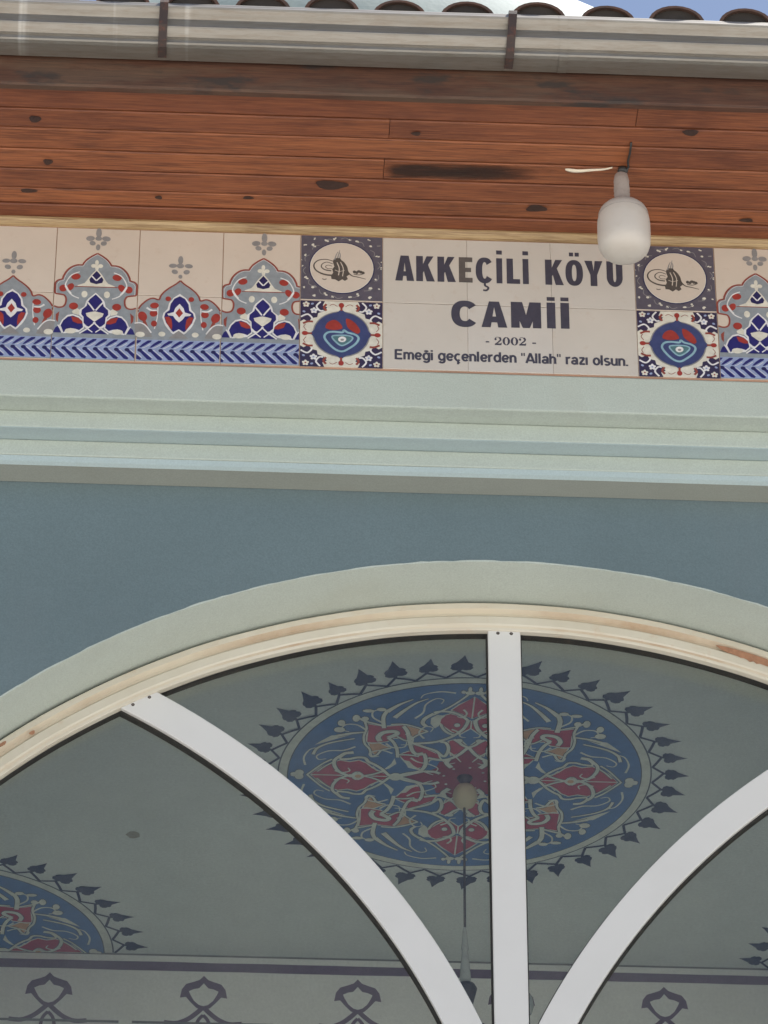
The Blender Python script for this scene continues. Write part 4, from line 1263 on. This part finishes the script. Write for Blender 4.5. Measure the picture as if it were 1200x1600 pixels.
# left, outer (under the bar)
ay = math.asin((5.205 - LC[1]) / ma) if 5.205 > LC[1] else 0.0
pane(arc(LC[0], LC[1], ma - 0.004, max(0.02, math.acos(min(1, (MX0 + 0.02 - LC[0]) / ma))), ah, 40) + arc(wcx, wcz, rg, ang_rim(hx, hz) + 0.003, PI, 40)[1:] + [(wcx - rg, 5.20), (MX0 + 0.02, 5.20)])
mb = (RR0 + RR1) / 2
ax = PI - math.acos((RC[0] - MX1 + 0.02) / mb)
ah = ring_hit(RC[0], RC[1], mb)
hx, hz = RC[0] + mb * math.cos(ah), RC[1] + mb * math.sin(ah)
pane(arc(RC[0], RC[1], mb, ax, ah, 40) + arc(wcx, wcz, rg, ang_rim(hx, hz), ang_rim(MX1 - 0.02, rim_z(MX1 - 0.02, rg)), 30)[1:])
pane(arc(RC[0], RC[1], mb - 0.004, ax, ah, 40) + arc(wcx, wcz, rg, ang_rim(hx, hz) - 0.003, 0, 40)[1:] + [(wcx + rg, 5.20), (MX1 - 0.02, 5.20)])
for xa, xb in ((WCX - RI + 0.002, MX0 + 0.02), (MX1 - 0.02, WCX + RI - 0.012)):
    pane([(xa, SILL), (xb, SILL), (xb, 5.18), (xa, 5.18)])

# ================================================================== CEILING PAINTING
MED_FILLS = [
    ('paint_maroon', 4, [(0.325,-0.001),(0.277,0.031),(0.198,0.064),(0.16,0.095),(0.144,0.163),(0.094,0.166),(0.068,0.225),(0.007,0.285),(0.003,0.015)]),
    ('paint_red', 5, [(0.368,0.229),(0.31,0.27),(0.289,0.338),(0.232,0.303),(0.149,0.24),(0.135,0.183),(0.195,0.18),(0.226,0.101),(0.28,0.089),(0.323,0.145)]),
    ('paint_red', 5, [(0.829,-0.016),(0.78,0.074),(0.722,0.131),(0.678,0.156),(0.623,0.143),(0.574,0.161),(0.533,0.134),(0.5,0.088),(0.448,0.042),(0.391,-0.0)]),
    ('paint_red', 5, [(0.026,0.827),(0.077,0.746),(0.115,0.69),(0.056,0.651),(0.022,0.609)]),
    ('paint_red', 5, [(0.022,0.583),(0.054,0.626),(0.115,0.657),(0.163,0.627),(0.168,0.561),(0.141,0.521),(0.099,0.471),(0.057,0.444),(0.019,0.512)]),
    ('paint_red', 5, [(0.11,0.379),(0.074,0.4),(0.035,0.379),(0.009,0.323),(0.041,0.261),(0.088,0.228),(0.103,0.3)]),
    ('paint_red', 5, [(0.546,0.533),(0.466,0.512),(0.354,0.529),(0.32,0.38),(0.396,0.395),(0.434,0.356),(0.473,0.348),(0.512,0.333),(0.545,0.35),(0.543,0.458)]),
    ('paint_peach', 6, [(0.534,0.345),(0.473,0.342),(0.409,0.292),(0.467,0.262),(0.492,0.219),(0.518,0.256)]),
    ('paint_peach', 6, [(0.349,0.526),(0.283,0.503),(0.234,0.471),(0.278,0.439),(0.303,0.404),(0.327,0.469)]),
    ('paint_peach', 8, [(0.592,0.015),(0.578,0.041),(0.556,0.027),(0.551,-0.012),(0.575,-0.033)]),
    ('paint_blue', 6, [(0.371,0.194),(0.347,0.188),(0.324,0.131),(0.345,0.144)]),
    ('paint_blue', 8, [(0.214,0.332),(0.175,0.334),(0.143,0.302),(0.183,0.307)]),
    ('paint_pale', 6, [(0.215,0.605),(0.183,0.639),(0.141,0.633),(0.17,0.58),(0.159,0.543),(0.19,0.504),(0.215,0.549)]),
    ('paint_pale', 6, [(0.386,0.19),(0.402,0.131),(0.444,0.061),(0.41,0.083),(0.373,0.133)]),
    ('paint_pale', 6, [(0.335,0.173),(0.309,0.097),(0.229,0.066),(0.282,0.122),(0.306,0.165)]),
    ('paint_pale', 6, [(0.733,0.405),(0.79,0.342),(0.817,0.306),(0.77,0.333),(0.702,0.374),(0.615,0.426)]),
]
MED_STROKES = [
    (0.014, [(0.035,0.845),(0.079,0.779),(0.124,0.721),(0.175,0.669),(0.207,0.637)]),
    (0.02, [(0.203,0.652),(0.245,0.604),(0.257,0.557),(0.237,0.524)]),
    (0.016, [(0.159,0.543),(0.147,0.506),(0.121,0.466),(0.084,0.441)]),
    (0.018, [(0.204,0.662),(0.156,0.677),(0.096,0.665),(0.044,0.623),(0.019,0.591)]),
    (0.02, [(0.019,0.591),(0.025,0.549),(0.046,0.492),(0.1,0.421),(0.177,0.368),(0.275,0.348),(0.3,0.351)]),
    (0.018, [(0.3,0.351),(0.233,0.312),(0.171,0.277),(0.128,0.222),(0.11,0.252),(0.105,0.309),(0.121,0.36),(0.152,0.37)]),
    (0.018, [(0.207,0.203),(0.146,0.186),(0.096,0.197),(0.045,0.245),(-0.0,0.324)]),
    (0.026, [(0.096,0.193),(0.106,0.156),(0.076,0.109)]),
    (0.018, [(0.081,0.4),(0.052,0.369),(0.031,0.341),(-0.0,0.32)]),
    (0.014, [(0.562,0.556),(0.549,0.486),(0.56,0.41),(0.552,0.334),(0.524,0.279),(0.511,0.211),(0.482,0.223),(0.459,0.271),(0.413,0.292)]),
    (0.014, [(0.603,0.599),(0.562,0.56),(0.512,0.538),(0.462,0.516)]),
    (0.013, [(0.423,0.533),(0.354,0.537),(0.284,0.51),(0.224,0.472)]),
    (0.012, [(0.224,0.472),(0.27,0.439),(0.302,0.4),(0.314,0.369)]),
    (0.026, [(0.472,0.361),(0.484,0.402),(0.458,0.449),(0.4,0.463),(0.387,0.437),(0.432,0.397)]),
    (0.02, [(0.432,0.397),(0.402,0.357),(0.379,0.286),(0.37,0.2)]),
    (0.012, [(0.385,0.415),(0.346,0.379),(0.314,0.369)]),
    (0.02, [(0.355,0.518),(0.33,0.459),(0.315,0.365),(0.295,0.271),(0.268,0.234)]),
    (0.028, [(0.268,0.234),(0.234,0.247)]),
    (0.02, [(0.234,0.247),(0.22,0.198),(0.22,0.121),(0.248,0.062),(0.317,0.035),(0.371,0.001)]),
    (0.024, [(0.458,0.494),(0.466,0.602),(0.449,0.666)]),
    ((0.03, 0.008), [(0.449,0.659),(0.412,0.705),(0.375,0.744),(0.319,0.787)]),
    ((0.03, 0.006), [(0.407,0.601),(0.352,0.686),(0.298,0.755),(0.239,0.798)]),
    ((0.012, 0.022), [(0.562,0.448),(0.635,0.431),(0.703,0.403)]),
    ((0.01, 0.018), [(0.608,0.381),(0.682,0.355),(0.75,0.323),(0.803,0.273),(0.822,0.21)]),
    (0.012, [(0.848,-0.003),(0.805,0.063),(0.762,0.123),(0.719,0.166)]),
    (0.022, [(0.684,0.175),(0.675,0.199),(0.649,0.23),(0.607,0.24)]),
    (0.018, [(0.679,0.166),(0.624,0.174),(0.585,0.19),(0.545,0.186),(0.523,0.148),(0.492,0.123),(0.45,0.079),(0.404,0.011),(0.371,-0.003)]),
    (0.018, [(0.68,0.198),(0.705,0.155),(0.703,0.097),(0.674,0.036),(0.617,-0.005),(0.591,-0.006)]),
    (0.014, [(0.547,-0.0),(0.497,0.018),(0.429,0.06)]),
    (0.014, [(0.371,-0.003),(0.325,-0.012),(0.273,-0.037),(0.211,-0.069)]),
    (0.02, [(0.213,0.063),(0.168,0.062),(0.135,0.044)]),
    (0.012, [(0.368,0.229),(0.308,0.228),(0.257,0.215)]),
    (0.01, [(0.794,0.034),(0.751,0.095),(0.713,0.135)]),
]
MED_DOTS = [
    (0.577, 0.002, 0.032, 0.043),
    (0.371, 0.001, 0.036, 0.039),
    (0.684, 0.535, 0.020, 0.031),
    (0.691, 0.467, 0.030, 0.027),
    (0.608, 0.586, 0.020, 0.035),
    (0.561, 0.583, 0.020, 0.023),
    (0.547, 0.663, 0.032, 0.016),
    (0.48, 0.68, 0.026, 0.018),
    (0.889, 0.02, 0.024, 0.031),
    (0.913, -0.007, 0.024, 0.016),
    (0.026, 0.864, 0.026, 0.019),
    (0.028, 0.897, 0.010, 0.027),
    (0.061, 0.872, 0.012, 0.016),
    (0.054, 0.388, 0.020, 0.019),
    (0.074, 0.543, 0.016, 0.019),
]
MED_CURLS = [[(0.60, 0.30), (0.66, 0.26), (0.74, 0.25), (0.80, 0.20), (0.79, 0.16), (0.75, 0.17)], [(0.40, 0.24), (0.46, 0.27), (0.52, 0.24), (0.51, 0.20), (0.47, 0.21)],
             [(0.55, 0.47), (0.60, 0.52), (0.66, 0.52), (0.68, 0.47), (0.64, 0.45)], [(0.30, 0.20), (0.26, 0.16), (0.20, 0.14), (0.15, 0.10), (0.16, 0.06)],
             [(0.86, 0.10), (0.87, 0.18), (0.84, 0.26), (0.80, 0.28)], [(0.44, 0.34), (0.40, 0.30), (0.34, 0.31), (0.33, 0.36)], [(0.70, 0.05), (0.66, 0.03), (0.62, 0.05), (0.63, 0.08)],
             [(0.50, 0.10), (0.47, 0.06), (0.43, 0.05), (0.42, 0.02)], [(0.27, 0.10), (0.22, 0.06), (0.17, 0.03)]]
def medallion(cx, cy, half=False, rad=0.494):
    def f(u, v, o): return (cx + u * rad, cy + v * rad, CEIL_Z - 0.0006 - o * 2.0)
    p = Pen(f)
    if half:
        real = p.tri
        def clipped(pts, mat, layer):          # the painting stops at the back wall
            o = []
            for i in range(len(pts)):
                a, b = pts[i], pts[(i + 1) % len(pts)]
                ia, ib = a[1] <= 0.0, b[1] <= 0.0
                if ia: o.append(a)
                if ia != ib:
                    t = -a[1] / (b[1] - a[1])
                    o.append((a[0] + (b[0] - a[0]) * t, 0.0))
            if len(o) > 2: real(o, mat, layer)
        p.tri = clipped
    pol = lambda r, a: (r * math.cos(a), r * math.sin(a))
    circ_ = lambda r, m, l: p.ell(0, 0, r, r, m, l, 0, 96)
    circ_(1.008, 'paint_dark', 0)
    circ_(1.0, 'paint_pale', 1)
    circ_(0.955, 'paint_dark', 2)
    circ_(0.949, 'paint_blue', 3)
    # ivy ring
    NL = 40
    rr = random.Random(11)
    for k in range(NL):
        a = 2 * PI * (k + 0.5) / NL
        d = 2 * PI / NL
        def L(r, t): 
            c, s = math.cos(a), math.sin(a)
            return (r * c - t * s, r * s + t * c)
        j = rr.uniform(0.9, 1.1)
        leaf = [(1.088, 0.0), (1.080, 0.020), (1.084, 0.040), (1.100, 0.052), (1.114, 0.046), (1.124, 0.050), (1.136, 0.040), (1.144, 0.026), (1.160, 0.020), (1.182, 0.012), (1.205, 0.004),
                (1.180, -0.006), (1.160, -0.018), (1.146, -0.026), (1.136, -0.040), (1.122, -0.048), (1.112, -0.044), (1.098, -0.050), (1.083, -0.038), (1.080, -0.018)]
        bend = rr.uniform(0.05, 0.45)
        p.poly([L(1.082 + (r - 1.085) * j * 1.12, t * j * 1.12 + bend * max(0, r - 1.11)) for r, t in leaf], 'paint_leaf', 1)
        p.stroke([pol(1.012, a - d * 0.52), pol(1.040, a - d * 0.30), pol(1.070, a - d * 0.10), pol(1.095, a)], 0.015, 'paint_leaf', 2)
        p.stroke([pol(1.070, a - d * 0.08), pol(1.040, a + d * 0.22), pol(1.014, a + d * 0.48)], 0.016, 'paint_leaf', 2)
    # arabesque: one quarter mirrored to the other three
    sn = lambda t: 0.0 if t < 0.030 else t
    rq = random.Random(5)
    for sx in (1, -1):
        for sy in (1, -1):
            K = lambda L: [(sx * sn(a), sy * sn(b)) for a, b in L]
            J = lambda L: [(sx * a, sy * b) for a, b in L]
            for m, l, L in MED_FILLS:
                p.poly(K(L), m, l)
                if m in ('paint_red', 'paint_peach'): p.stroke(K(L), 0.009, 'paint_pale', 6.15, sm=False, closed=True)
            for L in MED_CURLS:
                p.stroke(J(L), (0.013, 0.006), 'paint_pale', 7.1)
                p.stroke(J([(b, a) for a, b in L]), (0.013, 0.006), 'paint_pale', 7.1)
            for w, L in MED_STROKES:
                f = rq.uniform(0.88, 1.12)
                w1 = tuple(x * f for x in w) if isinstance(w, tuple) else w * f
                w2 = tuple(x + 0.009 for x in w1) if isinstance(w, tuple) else w1 + 0.009
                p.stroke(J(L), w2, 'paint_dark', 6.4)
                p.stroke(J(L), w1, 'paint_pale', 7)
            for a, b, rx, ry in MED_DOTS:
                p.ell(sx * a, sy * b, rx + 0.004, ry + 0.004, 'paint_dark', 6.4, 0, 10)
                p.ell(sx * a, sy * b, rx, ry, 'paint_pale', 7.2, 0, 10)
    for sx in (1, -1):
        p.ell(sx * 0.573, 0, 0.034, 0.034, 'paint_pale', 8.5, 0, 14)
        p.ell(sx * 0.573, 0, 0.018, 0.018, 'paint_peach', 9.5, 0, 10)
        p.ell(sx * 0.365, 0, 0.036, 0.030, 'paint_pale', 8.5, 0, 14)
    for k in range(8): p.ell(*pol(0.115, k * PI / 4 + 0.2), 0.008, 0.008, 'paint_pale', 7, 0, 8)
    return p.build('painted_medallion', ceiling)
medallion(0.686, 1.482)
medallion(-0.746, 2.4985, True)
medallion(2.130, 2.4985, True)
pn = Pen(lambda u, v, o: (u, v, CEIL_Z - 0.0006 - o))
pn.poly([(-0.1936 + 0.018 * math.cos(t * PI / 6) * (1 + 0.2 * math.sin(t * 2.3)), 1.8286 + 0.020 * math.sin(t * PI / 6)) for t in range(12)], 'chip_beige', 0)
pn.build('plaster_chip', ceiling)
# back wall border: fine line at the corner, plum stripe, row of outlined palmettes
WL = lambda u, v, o: (u, BACK_Y - 0.0006 - o * 2, v)
pn = Pen(WL)
pn.poly([(X0 + 0.2, 7.2925), (X1 - 0.2, 7.2925), (X1 - 0.2, 7.2985), (X0 + 0.2, 7.2985)], 'paint_line', 0)
pn.build('painted_line', back_wall)
pn = Pen(WL)
n = 160
up_, dn_ = [], []
for i in range(n + 1):
    x = X0 + 0.2 + (X1 - X0 - 0.4) * i / n
    up_.append((x, 7.2735 + random.uniform(-0.0006, 0.0006))); dn_.append((x, 7.2450 + random.uniform(-0.0006, 0.0006)))
for i in range(n):
    pn.tri([up_[i], up_[i + 1], dn_[i + 1]], 'paint_plum', 0); pn.tri([up_[i], dn_[i + 1], dn_[i]], 'paint_plum', 0)
pn.build('painted_stripe', back_wall)
for k in range(-6, 9):
    cx = 0.8855 + 0.4375 * k
    if not (X0 + 0.4 < cx < X1 - 0.4): continue
    p = Pen(WL)
    zt = 7.2315
    P = lambda L: [(cx + u, zt + v) for u, v in L]
    o_ = [(0, 0), (-0.012, -0.013), (-0.027, -0.019), (-0.050, -0.027), (-0.062, -0.044), (-0.067, -0.071), (-0.050, -0.068), (-0.037, -0.084), (-0.019, -0.103), (0, -0.109)]
    i_ = [(0, -0.024), (-0.013, -0.040), (-0.028, -0.043), (-0.042, -0.050), (-0.037, -0.062), (-0.027, -0.080), (-0.013, -0.093), (0, -0.097)]
    p.sym(P(o_), 'paint_plum', 0, ax=cx)
    p.sym(P(i_), 'inner_wall_paint', 1, ax=cx)
    for s in (1, -1):
        p.stroke(P([(s * 0.004, -0.104), (s * 0.022, -0.122), (s * 0.045, -0.140), (s * 0.075, -0.152), (s * 0.110, -0.150)]), 0.014, 'paint_plum', 0)
        p.stroke(P([(s * 0.000, -0.125), (s * 0.016, -0.148), (s * 0.022, -0.20)]), 0.010, 'paint_plum', 0)
    p.stroke(P([(-0.2, -0.152), (0.2, -0.152)]), 0.008, 'paint_line', 1, sm=False)
    p.build('painted_palmette', back_wall)

# ================================================================== HANGING LAMP
LX, LY = 0.684, 1.482
lamp = empty('hanging_lamp', (LX, LY, 6.55), 'pendant lamp rod with cream ceiling rose behind the glass, left of the mullion', 'pendant lamp')
lathe('ceiling_rose', [(0.001, 7.205), (0.012, 7.206), (0.024, 7.214), (0.031, 7.228), (0.033, 7.243), (0.030, 7.258), (0.022, 7.270), (0.012, 7.2745), (0.001, 7.275)], LX + 0.003, LY, 'rose_cream', lamp, 24)
lathe('hook', [(0.010, 7.273), (0.014, 7.285), (0.022, 7.2975), (0.001, 7.298)], LX + 0.003, LY, 'rod_dark', lamp, 12)
tube('rod', [(LX + 0.001, LY, 7.208), (LX - 0.001, LY, 7.0), (LX - 0.002, LY, 6.80)], 0.0034, 'rod_dark', lamp)
lathe('holder', [(0.0036, 6.845), (0.006, 6.835), (0.008, 6.80), (0.010, 6.785), (0.008, 6.775), (0.010, 6.755), (0.013, 6.72), (0.015, 6.695), (0.012, 6.685), (0.001, 6.684)], LX - 0.002, LY, 'lamp_glass', lamp, 16)
lathe('lamp_body', [(0.001, 6.684), (0.022, 6.678), (0.028, 6.666), (0.024, 6.650), (0.020, 6.635), (0.012, 6.60), (0.020, 6.57), (0.050, 6.55), (0.001, 6.548)], LX, LY, 'rod_dark', lamp, 20)
for (ex, ey) in ((0.146, -0.02), (-0.03, 0.15), (-0.06, -0.14)):
    tube('lamp_arm', [(LX + ex * 0.1, LY + ey * 0.1, 6.575), (LX + ex * 0.45, LY + ey * 0.45, 6.545), (LX + ex * 0.85, LY + ey * 0.85, 6.555), (LX + ex, LY + ey, 6.585)], 0.006, 'rod_dark', lamp)
    lathe('lamp_cup', [(0.004, 6.583), (0.020, 6.589), (0.026, 6.610), (0.023, 6.633), (0.018, 6.640), (0.001, 6.630)], LX + ex, LY + ey, 'lamp_glass', lamp, 14)

# ================================================================== the same glazed arches in unseen neighbouring bays, added to brighten the porch ceiling
def copy_tree(o, parent=None):
    c = o.copy()
    COL.objects.link(c)
    c.parent = parent
    for ch in list(o.children): copy_tree(ch, c)
    return c
win['group'] = 'glazed arches of the porch'
for kb, lb in ((-1, 'arched glazed screen in the porch bay to the left, added unseen beyond the frame'), (1, 'arched glazed screen in the porch bay to the right, added unseen beyond the frame')):
    c = copy_tree(win)
    c.location.x += BAY * kb
    c['label'] = lb
